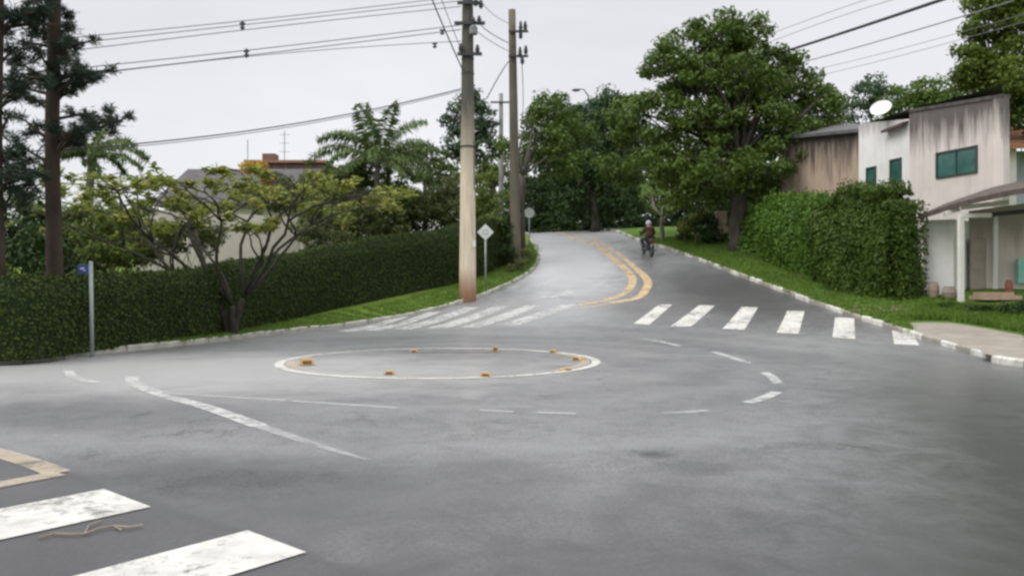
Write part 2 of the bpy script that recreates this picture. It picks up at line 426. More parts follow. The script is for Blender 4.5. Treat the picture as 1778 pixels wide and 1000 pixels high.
def quads_mesh(name, V4, mat, parent=None, extra=None):
    """V4: (N,4,3) array of leaf quads"""
    V4 = np.ascontiguousarray(V4, dtype=np.float32); n = V4.shape[0]
    me = bpy.data.meshes.new(name)
    ev, ef = (extra.v, extra.f) if extra else ([], [])
    if ev:
        nb = n * 4
        allv = np.concatenate([V4.reshape(-1, 3), np.array(ev, dtype=np.float32)])
    else: allv = V4.reshape(-1, 3)
    loops = np.arange(n * 4, dtype=np.int32); starts = np.arange(n, dtype=np.int32) * 4
    if ef:
        el = []; es = []; cur = n * 4
        for f in ef:
            es.append(cur); el += [n * 4 + i for i in f]; cur += len(f)
        loops = np.concatenate([loops, np.array(el, dtype=np.int32)]); starts = np.concatenate([starts, np.array(es, dtype=np.int32)])
    me.vertices.add(len(allv)); me.vertices.foreach_set('co', allv.ravel())
    me.loops.add(len(loops)); me.loops.foreach_set('vertex_index', loops)
    me.polygons.add(len(starts)); me.polygons.foreach_set('loop_start', starts)
    for m in (mat if isinstance(mat, (list, tuple)) else [mat]): me.materials.append(m)
    if ef:
        mi = np.zeros(len(starts), dtype=np.int32); mi[n:] = 1 if isinstance(mat, (list, tuple)) and len(mat) > 1 else 0
        me.polygons.foreach_set('material_index', mi)
    me.update(calc_edges=True); me.validate()
    o = bpy.data.objects.new(name, me); COL.objects.link(o)
    if parent: wparent(o, parent)
    return o
def unit(a): return a / np.maximum(np.linalg.norm(a, axis=1, keepdims=True), 1e-6)
def leaf_quads(pos, nrm, length, width, jitter=.35, rng=RNG, axis=None):
    n = len(pos)
    nrm = unit(nrm)
    r = rng.normal(size=(n, 3)) if axis is None else axis + rng.normal(size=(n, 3)) * .25
    u = unit(r - nrm * np.sum(r * nrm, axis=1, keepdims=True)); v = np.cross(nrm, u)
    l = (length * (1 + jitter * rng.uniform(-1, 1, n)))[:, None] * .5
    w = (width * (1 + jitter * rng.uniform(-1, 1, n)))[:, None] * .5
    bend = nrm * l * .25
    return np.stack([pos - u * l - bend, pos - u * l * .1 + v * w, pos + u * l - bend, pos - u * l * .1 - v * w], axis=1)
def sph(n, rng=RNG):
    return unit(rng.normal(size=(n, 3)))
def crown_leaves(lobes, clump_r=.6, dens=1.0, per=70, leaf=(.28, .16), seed=1, fill=.45, flat=.7):
    """lobes: (centre, radii). leaves grow on many small clumps spread through each lobe"""
    rng = np.random.default_rng(seed); out = []; leaf = (leaf[0] * .78, leaf[1] * .8)
    for c, r in lobes:
        c = np.array(c); r = np.array(r)
        rm = (r[0] * r[1] + r[0] * r[2] + r[1] * r[2]) / 3
        nc = max(3, int(dens * 4.4 * rm / (clump_r ** 2)))
        d = sph(nc, rng); rad = rng.uniform(fill, 1.02, nc)[:, None]
        cc = c + d * r * rad
        cr = clump_r * rng.uniform(.55, 1.35, nc)
        k = np.repeat(np.arange(nc), np.maximum(6, (per * (cr / clump_r) ** 2)).astype(int)); 
        dd = sph(len(k), rng); dd[:, 2] = dd[:, 2] * .8 + .12
        dd = unit(dd)
        pos = cc[k] + dd * (cr[k] * rng.uniform(.35, 1.05, len(k)))[:, None] * np.array([1, 1, flat])
        nrm = dd + rng.normal(size=(len(k), 3)) * .55 + np.array([0, 0, .35])
        out.append(leaf_quads(pos, nrm, leaf[0], leaf[1], rng=rng))
    return np.concatenate(out)
def LB(px, py, d, rx, ry, dep=1.0):
    """a crown lobe seen at a pixel with pixel radii, at distance d"""
    s = d / F
    return (P(px, py, d), (rx * s, rx * s * dep, ry * s))
def limb(mb, a, b, r0, r1, n=6, bow=.12, seed=0, seg=7):
    rr = random.Random(seed); a = Vector(a); b = Vector(b); L_ = (b - a).length
    off = Vector((rr.uniform(-1, 1), rr.uniform(-1, 1), rr.uniform(.1, 1))) * bow * L_
    pts = []; rad = []
    for i in range(n + 1):
        t = i / n
        p = a.lerp(b, t) + off * math.sin(math.pi * t) + Vector((rr.uniform(-1, 1), rr.uniform(-1, 1), 0)) * .02 * L_ * (0 < i < n)
        pts.append(p); rad.append(r0 * (1 - t) + r1 * t)
    mb.tube(pts, rad, seg)
    return pts
def tree(name, label, base, lobes, tr, fork_h, mat, cat='tree', bark=None, group=None, clump=.6, dens=1., per=70, leaf=(.28, .16), seed=1, fill=.45, lean=(0, 0), parts=('trunk', 'crown'), root_flare=1.35):
    bz = base[2]
    root = empty(name, base, label, cat, group)
    mb = MB(); b = Vector(base); fk = b + Vector((lean[0], lean[1], fork_h))
    n = 6; pts = []; rad = []
    rr = random.Random(seed)
    for i in range(n + 1):
        t = i / n
        pts.append((b - Vector((0, 0, .2))).lerp(fk, t) + Vector((rr.uniform(-1, 1), rr.uniform(-1, 1), 0)) * tr * .3 * (0 < i < n))
        rad.append(tr * (root_flare if i == 0 else 1.08 - .33 * t))
    mb.tube(pts, rad, 10)
    for j, (c, r) in enumerate(lobes):
        c = Vector(c); top = c + Vector((0, 0, r[2] * .2))
        limb(mb, fk, top, tr * .36, tr * .07, seed=seed + j)
        for q in range(3):
            e = c + Vector((rr.uniform(-1, 1) * r[0], rr.uniform(-1, 1) * r[1], rr.uniform(-.2, .8) * r[2])) * .75
            limb(mb, fk.lerp(top, rr.uniform(.4, .8)), e, tr * .12, tr * .03, n=4, seed=seed * 31 + j * 7 + q, seg=5)
    wparent(mb.build(parts[0], bark or BARK, smooth=True), root)
    q = crown_leaves(lobes, clump, dens, per, leaf, seed, fill)
    quads_mesh(parts[1], q, mat, root)
    return root

# ------------------------------------------------------------------ ground, road, verges, kerbs
def grid_sheet(name, xs, ys, zf, mat, kind='structure'):
    X, Y = np.meshgrid(xs, ys); Z = zf(X, Y)
    v = np.stack([X, Y, Z], -1).reshape(-1, 3); nx, ny = len(xs), len(ys)
    i = np.arange(nx - 1); j = np.arange(ny - 1); I, J = np.meshgrid(i, j); a = (J * nx + I).ravel()
    f = np.stack([a, a + 1, a + nx + 1, a + nx], 1)
    me = bpy.data.meshes.new(name); me.from_pydata(v.tolist(), [], f.tolist()); me.materials.append(mat)
    me.polygons.foreach_set('use_smooth', [True] * len(me.polygons)); me.update()
    o = bpy.data.objects.new(name, me); COL.objects.link(o); o['kind'] = kind
    return o
far = [-3000, -1200, -500, -250, -150]
gx = far + list(np.arange(-100, 101, 2.0)) + [150, 250, 500, 1200, 3000]
gy = [-1500, -400, -120, -60] + list(np.arange(-30, 141, 2.0)) + [180, 260, 500, 1200, 3500]
grid_sheet("ground", gx, gy, lambda x, y: T(x, y) - .35, SOIL)
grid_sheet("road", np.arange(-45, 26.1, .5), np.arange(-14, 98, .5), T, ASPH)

def resample(pts, step):
    """Catmull-Rom through 2d points, then even steps"""
    p = [np.array(q, float) for q in pts]; p = [2 * p[0] - p[1]] + p + [2 * p[-1] - p[-2]]
    dense = []
    for i in range(1, len(p) - 2):
        for t in np.linspace(0, 1, 24, endpoint=False):
            a, b, c, d = p[i - 1], p[i], p[i + 1], p[i + 2]
            dense.append(.5 * ((2 * b) + (-a + c) * t + (2 * a - 5 * b + 4 * c - d) * t * t + (-a + 3 * b - 3 * c + d) * t ** 3))
    dense.append(p[-2]); dense = np.array(dense)
    s = np.concatenate([[0], np.cumsum(np.linalg.norm(np.diff(dense, axis=0), axis=1))])
    n = max(2, int(s[-1] / step) + 1); q = np.linspace(0, s[-1], n)
    return np.stack([np.interp(q, s, dense[:, 0]), np.interp(q, s, dense[:, 1])], 1)
def normals2(p):
    t = np.gradient(p, axis=0); t /= np.linalg.norm(t, axis=1, keepdims=True)
    return np.stack([-t[:, 1], t[:, 0]], 1)      # left of travel

left_px = [(0, 633), (160, 616), (280, 604), (400, 591), (520, 576), (640, 561), (740, 543), (810, 524), (860, 507), (900, 488), (926, 470), (936, 452), (932, 434), (922, 417), (910, 406)]
KL = [(-34, 9.5), (-22, 12.6), (-15, 14.4)] + [G(*p) for p in left_px] + [(-2.2, 63), (-12, 71), (-30, 76)]
right_px = [(1778, 638), (1715, 623), (1645, 603), (1596, 589), (1540, 570), (1500, 558), (1450, 541), (1400, 524), (1340, 501), (1280, 479), (1230, 459), (1190, 444), (1150, 431), (1105, 418)]
KR = [(12.4, -13), (12.2, 2), (11.8, 9)] + [G(*p) for p in right_px] + [(6.5, 58.5), (2.5, 68), (-6, 77), (-30, 85)]
KLr = resample(KL, .5); KRr = resample(KR, .5)
nL = normals2(KLr); nR = -normals2(KRr)
def loft(name, inner, outer, n, off, mats, power=1.6, mi_fn=None, kind='structure'):
    ts = np.linspace(0, 1, n) ** power
    mb = MB(); rows = len(inner)
    for i in range(rows):
        for t in ts:
            x, y = inner[i] * (1 - t) + outer[i] * t
            mb.v.append((x, y, Tf(x, y) + off))
    for i in range(rows - 1):
        for k in range(n - 1):
            a = i * n + k; mb.f.append((a, a + 1, a + n + 1, a + n)); mb.m.append(mi_fn(i, k) if mi_fn else 0)
    o = mb.build(name, mats, smooth=True)
    if kind: o['kind'] = kind
    return o
def resample_n(pts, n):
    r = resample(pts, .3); q = np.linspace(0, len(r) - 1, n)
    return np.stack([np.interp(q, np.arange(len(r)), r[:, 0]), np.interp(q, np.arange(len(r)), r[:, 1])], 1)
HK = .14
outL = resample_n([(-44, 14), (-60, 30), (-70, 60), (-72, 90), (-50, 96)], len(KLr))
outR = resample_n([(90, -13), (90, 20), (90, 70), (80, 120), (30, 140), (-30, 140)], len(KRr))
loft("left_verge", KLr + nL * .13, outL, 46, HK - .01, [GRASS_L, BEIGE], 2.0,
     lambda i, k: 0)
loft("right_verge", KRr + nR * .13, outR, 46, HK - .01, [GRASS_R], 2.0)
# dusty footpath at the far left, between kerb and hedge
il = [i for i, p in enumerate(KLr) if p[0] < -8.9]
fp_in = KLr[il] + nL[il] * .14; fade = np.clip((-8.9 - KLr[il][:, 0]) / 2.0, 0.05, 1)
loft("footpath", fp_in, KLr[il] + nL[il] * (.14 + .75 * fade)[:, None], 6, HK - .002, [BEIGE], 1)

def kerb(name, line, nrm, mats, pat, w=.14, label=None):
    mb = MB(); i = 0; k = 0
    while i < len(line) - 1:
        step = 2
        j = min(i + step, len(line) - 1)
        seg = line[i:j + 1]; sn = nrm[i:j + 1]
        # small gap and jitter between blocks
        prof = [(0, -.25), (0, HK - .03), (.025, HK), (w, HK), (w, -.25)]
        rows = []
        jit = random.uniform(-.02, .02); jz = random.uniform(-.018, .012)
        ends = [(0, .012), (len(seg) - 1, -.012)]
        for q in range(len(seg)):
            p = seg[q].copy()
            if q == 0: p = p + (seg[1] - seg[0]) * .03
            if q == len(seg) - 1: p = p - (seg[-1] - seg[-2]) * .03
            z = Tf(p[0], p[1])
            rows.append([(p[0] + sn[q][0] * (a + jit), p[1] + sn[q][1] * (a + jit), z + b + (jz if b > 0 else 0)) for a, b in prof])
        vs = [v for r in rows for v in r]; m = len(prof); fs = []
        for q in range(len(rows) - 1):
            for e in range(m - 1):
                a = q * m + e; fs.append((a, a + 1, a + m + 1, a + m))
        fs.append(tuple(range(m))); o = (len(rows) - 1) * m; fs.append(tuple(o + e for e in range(m - 1, -1, -1)))
        mb.add(vs, fs, pat(k)); k += 1; i = j
    o = mb.build(name, mats); o['kind'] = 'structure'; return o
kerb("left_kerb", KLr, nL, [mat_rough("washed kerb", (.30, .29, .24), (.52, .51, .45), 2.2, .85, .4), KWHITE], lambda k: 0)
kerb("right_kerb", KRr, nR, [CONC, KWHITE], lambda k: 1 if k % 2 == 0 else 0)

def drape(mb, a, b, off=.006, mi=0, nx=1):
    """strip between two world polylines"""
    n = len(a); base = len(mb.v)
    for i in range(n):
        for t in np.linspace(0, 1, nx + 1):
            x = a[i][0] * (1 - t) + b[i][0] * t; y = a[i][1] * (1 - t) + b[i][1] * t
            mb.v.append((x, y, Tf(x, y) + off))
    for i in range(n - 1):
        for k in range(nx):
            q = base + i * (nx + 1) + k
            mb.f.append((q, q + 1, q + nx + 2, q + nx + 1)); mb.m.append(mi)
def line_mark(mb, pts, w, mi=0, off=.008, smooth=True, world=False):
    p = [tuple(q) if world else G(*q) for q in pts]
    r = resample(p, .25) if smooth and len(p) > 2 else np.array([np.array(p[0]) * (1 - t) + np.array(p[-1]) * t for t in np.linspace(0, 1, 12)])
    n = normals2(r); ww = np.array(w) if not np.isscalar(w) else None
    h = w / 2 if ww is None else np.interp(np.linspace(0, 1, len(r)), np.linspace(0, 1, len(ww)), ww)[:, None] / 2
    drape(mb, r + n * h, r - n * h, off, mi)
def poly_mark(mb, px, mi=0, off=.008, n=10, world=False):
    """4-corner patch a b c d"""
    c = [np.array(q if world else G(*q), float) for q in px]
    A = [c[0] * (1 - t) + c[1] * t for t in np.linspace(0, 1, n)]; B = [c[3] * (1 - t) + c[2] * t for t in np.linspace(0, 1, n)]
    drape(mb, A, B, off, mi, 3)

# crossing nearest the camera
mb = MB()
for e1, e2 in (((180, 850), (262, 881)), ((430, 922), (532, 960))):
    a = np.array(G(*e1)); b = np.array(G(*e2)); d = b - a; L_ = np.linalg.norm(d)
    back = np.array((d[1], -d[0])) / L_                                # along the bar, towards lower left
    if back[1] > 0: back = -back
    poly_mark(mb, [a, b, b + back * 4.2, a + back * 4.2], 0, n=14, world=True)
c0 = np.array(G(480, 941)) + (np.array(G(480, 941)) - np.array(G(220, 865)))
mb.build("near_crosswalk_markings", [W_FRESH])['kind'] = 'structure'
# crossing up the hill
mb = MB()
for q in ([(1100, 562), (1144, 529), (1167, 529), (1127, 564)], [(1163, 567), (1214, 530), (1241, 531), (1200, 567)],
          [(1254, 571), (1288, 533), (1316, 534), (1292, 573)], [(1348, 578), (1367, 540), (1397, 541), (1386, 580)],
          [(1445, 586), (1450, 551), (1483, 553), (1485, 589)], [(1553, 598), (1549, 574), (1584, 577), (1597, 600)]):
    poly_mark(mb, q, 0)
for q in ([(862, 565), (975, 529), (1003, 529), (895, 566)], [(800, 568), (912, 531), (940, 531), (832, 569)],
          [(738, 570), (860, 532), (886, 532), (772, 571)], [(682, 571), (806, 534), (832, 534), (714, 572)],
          [(632, 573), (745, 542), (768, 541), (660, 574)], [(585, 575), (690, 550), (712, 549), (612, 576)]):
    poly_mark(mb, q, 1)
mb.build("far_crosswalk_markings", [W_FRESH, W_WORN])['kind'] = 'structure'
# painted roundabout
RC = np.array(((765 - 889) / F * 16.0, 16.0))
mb = MB()
def arc(mb, c, r, a0, a1, w, mi, off=.008, el=1.0):
    n = max(6, int(abs(a1 - a0) * r / .15)); th = np.linspace(a0, a1, n)
    d = np.stack([np.cos(th), np.sin(th)], 1)
    drape(mb, c + d * (r - w / 2), c + d * (r + w / 2), off, mi)
arc(mb, RC, 3.2, 0, 2 * math.pi, .17, 0)
arc(mb, RC, 2.98, math.radians(-42), math.radians(48), .17, 1, .009)
arc(mb, RC, 2.98, math.radians(165), math.radians(215), .17, 1, .009)
arc(mb, RC, 2.98, math.radians(60), math.radians(115), .10, 1, .009)
arc(mb, RC, 2.98, math.radians(-100), math.radians(-80), .12, 1, .009)
mb.build("roundabout_ring_markings", [W_FRESH, Y_FAINT])['kind'] = 'structure'
mb = MB()
for s in ([(1112, 588), (1150, 594), (1180, 601)], [(1238, 611), (1268, 620), (1300, 631)], [(1327, 647), (1342, 656), (1352, 667)],
          [(1349, 681), (1325, 692), (1298, 700)], ):
    line_mark(mb, s, .17, 0)
for s in ([(940, 583), (990, 583), (1045, 585)], [(1230, 713), (1195, 716), (1150, 718)], [(1000, 719), (965, 719), (932, 717)], [(892, 716), (865, 715), (833, 713)],
          [(690, 709), (600, 703), (508, 697)], [(495, 696), (400, 690), (290, 683), (262, 676)]):
    line_mark(mb, s, .13, 1)
mb.build("roundabout_dash_markings", [W_WORN, W_FAINT])['kind'] = 'structure'
mb = MB()
line_mark(mb, [(228, 655), (236, 668), (285, 687), (360, 708), (450, 740)], .2, 0)
line_mark(mb, [(450, 740), (540, 770), (640, 800)], [.16, .12, .05], 1)
line_mark(mb, [(118, 642), (126, 654), (150, 662), (176, 665)], .16, 0)
mb.build("left_lane_line_markings", [W_WORN, W_FAINT])['kind'] = 'structure'
mb = MB()
line_mark(mb, [(-70, 768), (0, 788), (60, 806), (100, 822)], .20, 0)
line_mark(mb, [(104, 823), (60, 832), (0, 842), (-70, 856)], .20, 0, .010)
mb.build("left_island_outline_markings", [Y_FAINT])['kind'] = 'structure'
mb = MB()      # double yellow line up the hill, opening round a narrow island
line_mark(mb, [(930, 402), (985, 410), (1030, 424), (1062, 447), (1092, 474), (1098, 492), (1083, 510), (1050, 522), (1005, 530)], [.14, .17, .22, .34, .36, .3], 0)
line_mark(mb, [(990, 406), (1035, 418), (1072, 440), (1104, 466), (1124, 487), (1121, 503), (1105, 518), (1060, 526)], [.14, .17, .22, .34, .36], 0)
line_mark(mb, [(1080, 512), (1040, 521), (1000, 527)], .14, 1, .011)
line_mark(mb, [(1062, 526), (1020, 535), (960, 540)], .12, 1, .011)
mb.build("yellow_centre_markings", [Y_PAINT, Y_FAINT])['kind'] = 'structure'
mb = MB()      # turn arrow
line_mark(mb, [(938, 517), (962, 516), (975, 512)], .28, 0)
poly_mark(mb, [(968, 516), (994, 513), (992, 506), (986, 503)], 0, .011)
mb.build("lane_arrow_marking", [W_WORN])['kind'] = 'structure'
# pavement and worn paths on the right
mb = MB()
a = resample([G(1590, 577, .14), G(1640, 590, .14), G(1700, 606, .14), G(1778, 624, .14), (12.3, 7), (12.6, -10)], .5)
b = resample([G(1578, 561, .14), G(1640, 560, .14), G(1710, 570, .14), G(1778, 583, .14), (15.4, 7), (15.4, -10)], .5)
n_ = 60; a = resample_n(list(a), n_); b = resample_n(list(b), n_)
drape(mb, a, b, HK + .004, 0, 6)
mb.build("pavement", [WALK])['kind'] = 'structure'
mb = MB()
a = resample_n([G(1482, 541, .14), G(1560, 541, .14), G(1640, 536, .14)], 14); b = resample_n([G(1470, 530, .14), G(1560, 532, .14), G(1640, 529, .14)], 14)
drape(mb, a, b, HK + .002, 0, 3)
mb.build("dirt_path", [mat_grass("bare soil", (.16, .125, .09), (.22, .18, .13))])['kind'] = 'structure'

# grass tufts along the verges (stuff)
def tufts(name, mat, poly_fn, n, h, seed, z=HK):
    rng = np.random.default_rng(seed); pts = poly_fn(rng, n)
    k = 7; p = np.repeat(pts, k, 0); m = len(p)
    zz = T(p[:, 0], p[:, 1]) + z - .02
    base = np.stack([p[:, 0] + rng.normal(size=m) * .05, p[:, 1] + rng.normal(size=m) * .05, zz], 1)
    ang = rng.uniform(0, 2 * math.pi, m); hh = h * rng.uniform(.4, 1.2, m); lean = rng.uniform(.1, .9, m) * hh
    side = np.stack([-np.sin(ang), np.cos(ang), np.zeros(m)], 1) * .009
    out = np.stack([np.cos(ang), np.sin(ang), np.zeros(m)], 1)
    midp = base + out * (lean * .3)[:, None]; midp[:, 2] += hh * .6
    tip = base + out * lean[:, None]; tip[:, 2] += hh
    q = np.stack([base - side, base + side, midp + side * .8, midp - side * .8], 1)
    q2 = np.stack([midp - side * .8, midp + side * .8, tip + side * .1, tip - side * .1], 1)
    o = quads_mesh(name, np.concatenate([q, q2]), mat); return o
LG = mat_leaf("grass blade", (.08, .15, .018), (.17, .26, .05), .3, .6)
def near_line(line, nrm, lo, hi, wmax):
    def fn(rng, n):
        idx = rng.integers(lo, hi, n); t = rng.uniform(0, 1, n) ** 1.3
        return line[idx] + nrm[idx] * (.14 + t * wmax)[:, None] + rng.normal(size=(n, 2)) * .1
    return fn
loL = int(np.argmin(np.abs(KLr[:, 0] + 10.2))); hiL = int(np.argmin(np.abs(KLr[:, 1] - 48)))
tag(tufts("left_verge_grass", LG, near_line(KLr, nL, loL, hiL, 2.6), 9000, .10, 3), 'short green grass on the verge below the dark clipped hedge', 'grass', kind='stuff')
loR = int(np.argmin(np.abs(KRr[:, 1] - 18))); hiR = int(np.argmin(np.abs(KRr[:, 1] - 46)))
def right_pts(rng, n):
    p = near_line(KRr, nR, loR, hiR, 3.4)(rng, n)
    keep = ~((p[:, 0] > p[:, 1] * .515) & (p[:, 1] < 23.2) & (p[:, 0] < p[:, 1] * .6 + 1.2))
    return p[keep]
tag(tufts("right_verge_grass", LG, right_pts, 9000, .12, 5), 'bright green grass on the bank between whitewashed kerb and hedge', 'grass', kind='stuff')

# ------------------------------------------------------------------ hedges
def hedge(name, label, line, thick, hts, mat, core, leaf=(.10, .07), n=30000, seed=1, rough=.09, nrm_sign=1, closed_top=True, lump=.15, base_off=HK - .05, topr=.25):
    """line: front base polyline (world); hts: heights along it; thickness goes behind"""
    rng = np.random.default_rng(seed)
    r = resample(line, .35); nn = normals2(r) * nrm_sign; m = len(r)
    h = np.interp(np.linspace(0, 1, m), np.linspace(0, 1, len(hts)), hts)
    s_arc = np.arange(m) * .35
    ph = rng.uniform(0, 6, 12)
    def bumpf(s, z):
        return lump * (np.sin(s * 1.1 + ph[0] + z) * .5 + np.sin(s * 2.3 + ph[1] + z * 1.9) * .3 + np.sin(s * 4.9 + ph[2] - z * 3.1) * .2 + np.sin(z * 2.7 + ph[3] + s * .6) * .3)
    def topf(s): return lump * .7 * (np.sin(s * .9 + ph[4]) + .6 * np.sin(s * 2.7 + ph[5]) + .3 * np.sin(s * 6.1 + ph[6]))
    mb = MB(); prof_n = 0
    for i in range(m):
        H = h[i] + topf(s_arc[i])
        prof = []
        for z in np.linspace(0, 1, 7)[:-1]:
            o_ = bumpf(s_arc[i], z * H) + (topr * .35 * max(0, z - .75) * 4)
            prof.append((o_, z * H))
        prof += [(topr, H - .04), (thick * .5, H + .03), (thick - topr, H - .05), (thick, H * .8), (thick, 0)]
        prof_n = len(prof)
        bz = Tf(r[i][0], r[i][1]) + base_off
        for a_, z in prof:
            x, y = r[i] + nn[i] * (a_ + .05)
            mb.v.append((x, y, bz + z))
    for i in range(m - 1):
        for k in range(prof_n - 1):
            a_ = i * prof_n + k; mb.f.append((a_, a_ + 1, a_ + prof_n + 1, a_ + prof_n)); mb.m.append(0)
    mb.f.append(tuple(range(prof_n))); mb.m.append(0); o0 = (m - 1) * prof_n; mb.f.append(tuple(o0 + k for k in range(prof_n - 1, -1, -1))); mb.m.append(0)
    # leaves on the shell
    V = np.array(mb.v); F4 = np.array([f for f in mb.f if len(f) == 4])
    A, B, C, D = (V[F4[:, k]] for k in range(4))
    nrm = np.cross(C - A, D - B); area = np.linalg.norm(nrm, axis=1) / 2; nrm = unit(nrm)
    mid = (A + B + C + D) / 4; cen = V.mean(0)
    # outward: away from the local hedge spine
    spine = np.repeat(np.array([[*(r[i] + nn[i] * thick * .5), Tf(*r[i]) + h[i] * .5] for i in range(m - 1)]), prof_n - 1, 0)
    sg = np.sign(np.sum((mid - spine) * nrm, axis=1)); sg[sg == 0] = 1; nrm = nrm * sg[:, None]
    # weight: nearer faces get more
    wgt = area.copy(); 
    pk = rng.choice(len(F4), n, p=wgt / wgt.sum())
    u, v = rng.uniform(0, 1, (2, n, 1))
    pos = A[pk] * (1 - u) * (1 - v) + B[pk] * u * (1 - v) + C[pk] * u * v + D[pk] * (1 - u) * v
    N = nrm[pk]
    pos = pos + N * (rng.uniform(-.03, 1, n)[:, None] ** 2 * rough) 
    q = leaf_quads(pos, N + rng.normal(size=(n, 3)) * .55, leaf[0], leaf[1], rng=rng)
    # ends
    ends = []
    for e, s_ in ((0, -1), (m - 1, 1)):
        ne = n // 14; t = r[min(e + 1, m - 1)] - r[max(e - 1, 0)]; t = t / np.linalg.norm(t) * s_
        a_ = rng.uniform(0, thick, ne); zz = rng.uniform(0, 1, ne) * h[e]
        p2 = r[e] + nn[e] * a_[:, None] + t * rng.uniform(0, rough * 2, ne)[:, None]
        pe = np.stack([p2[:, 0], p2[:, 1], Tf(*r[e]) + base_off + zz], 1)
        ends.append(leaf_quads(pe, np.array([t[0], t[1], .2]) + rng.normal(size=(ne, 3)) * .5, leaf[0], leaf[1], rng=rng))
    ns = n // 45; ii = rng.integers(0, m, ns); lean_ = rng.uniform(0, thick, ns); hh_ = h[ii] + topf(s_arc[ii])
    sp_ = r[ii] + nn[ii] * lean_[:, None]; up_ = rng.uniform(0, 1, ns) ** 2 * lump * 1.3 + .02
    k_ = 5; sp_ = np.repeat(sp_, k_, 0); z_ = np.repeat(T(r[ii][:, 0], r[ii][:, 1]) + base_off + hh_, k_) + np.repeat(up_, k_) * np.tile(np.linspace(.2, 1, k_), ns)
    ends.append(leaf_quads(np.stack([sp_[:, 0] + rng.normal(size=ns * k_) * .03, sp_[:, 1] + rng.normal(size=ns * k_) * .03, z_], 1), rng.normal(size=(ns * k_, 3)), leaf[0], leaf[1], rng=rng))
    q = np.concatenate([q] + ends)
    o = quads_mesh(name, q, [mat, core], extra=mb)
    tag(o, label, 'hedge'); return o
DARKH = mat_leaf("ficus hedge leaf", (.042, .064, .014), (.060, .086, .019), .12, .75)
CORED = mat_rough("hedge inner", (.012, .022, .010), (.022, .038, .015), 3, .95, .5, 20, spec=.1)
hl_px = [(0, 624), (160, 607), (280, 594), (400, 579), (480, 562), (560, 543), (640, 525), (720, 508), (800, 492), (850, 474), (895, 452)]
HL = [(-34, 13.4), (-22, 15.2), (-15, 16.4)] + [G(px, py, .13) for px, py in hl_px]
hedge("clipped_hedge", "long dark green clipped hedge rising along the left verge behind the big pole", HL, 1.3,
      [1.62, 1.62, 1.62, 1.62, 1.62, 1.62, 1.72, 2.1, 2.5, 2.65, 2.6, 2.5], DARKH, CORED, (.08, .055), 110000, 3, .07, 1, lump=.06)
BRH = mat_leaf("bright hedge leaf", (.05, .11, .016), (.13, .23, .032), .25, .45)
OLH = mat_leaf("olive hedge leaf", (.038, .078, .013), (.105, .160, .026), .25, .45)
hedge("shaggy_hedge", "tall olive green shaggy hedge ending beside the white carport wall", [G(1415, 486, .13), G(1450, 500, .13), G(1500, 514, .13), G(1520, 518, .13), G(1540, 521, .13)], 1.3,
      [2.9, 3.05, 3.15, 3.25, 3.3], OLH, CORED, (.12, .075), 52000, 8, .30, 1, lump=.36, topr=.75)
hedge("bushy_hedge", "lighter green bushy hedge between the big tree trunk and the olive hedge", [G(1290, 436, .13), G(1330, 452, .13), G(1375, 470, .13), G(1425, 489, .13)], 2.2,
      [2.2, 2.4, 2.8, 3.0], BRH, CORED, (.13, .08), 46000, 9, .32, 1, lump=.36, topr=.8)

# ------------------------------------------------------------------ trees and shrubs
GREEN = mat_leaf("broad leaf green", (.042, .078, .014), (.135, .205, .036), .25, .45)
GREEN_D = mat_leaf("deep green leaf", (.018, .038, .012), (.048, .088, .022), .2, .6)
GREEN_B = mat_leaf("blue green leaf", (.035, .065, .035), (.085, .14, .06), .2, .5)
GREEN_Y = mat_leaf("yellow green leaf", (.09, .13, .025), (.24, .28, .05), .3, .5)
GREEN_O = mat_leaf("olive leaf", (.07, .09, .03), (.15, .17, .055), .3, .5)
PINEL = mat_leaf("pine needle", (.02, .034, .024), (.05, .07, .045), .15, .6)
PALML = mat_leaf("palm leaflet", (.06, .10, .03), (.15, .21, .065), .2, .5)

def gb(px, py, off=HK - .03):
    x, y = G(px, py, off); return (x, y, Tf(x, y) + off - .02)
def wb(px, d):
    x = (px - 889) / F * d; return (x, d, Tf(x, d) + .08)

bt = gb(1281, 436)
D0 = bt[1] + 1.5
big = [LB(1262, 165, D0 - 1, 50, 18), LB(1215, 122, D0 - 2, 40, 24), LB(1288, 122, D0 - 2, 46, 26), LB(1335, 150, D0 - 1.5, 34, 22), LB(1250, 68, D0, 62, 36), LB(1188, 92, D0 - 1, 52, 38), LB(1148, 118, D0 + 1, 38, 24), LB(1302, 92, D0, 52, 34), LB(1340, 118, D0 + 1.5, 52, 40),
       LB(1385, 158, D0 + 1, 56, 46), LB(1410, 196, D0, 46, 44), LB(1240, 108, D0 + 2, 60, 26), LB(1250, 42, D0 + .5, 22, 20),
       LB(1088, 205, D0 + 2, 42, 42), LB(1148, 205, D0, 60, 44), LB(1225, 215, D0 - 2, 66, 44), LB(1310, 205, D0 - 1.5, 62, 40), LB(1375, 238, D0 - 1, 66, 44), LB(1428, 232, D0 + 1, 36, 30),
       LB(1085, 275, D0 + 2, 50, 48), LB(1165, 285, D0 - 1, 64, 48), LB(1250, 290, D0 - 2.5, 66, 42), LB(1335, 285, D0 - 2, 60, 36), LB(1215, 335, D0 - 1, 52, 28), LB(1320, 335, D0 - .5, 50, 30), LB(1215, 150, D0 + 2.5, 46, 18), LB(1275, 140, D0 + 2.5, 44, 20), LB(1330, 155, D0 + 2, 40, 22), LB(1170, 140, D0 + 1.5, 36, 22), LB(1300, 60, D0, 40, 26), LB(1205, 60, D0, 34, 24), LB(1430, 170, D0 + 1, 26, 26), LB(1165, 165, D0 + 2, 34, 16), LB(1330, 165, D0 + 2, 26, 18)]
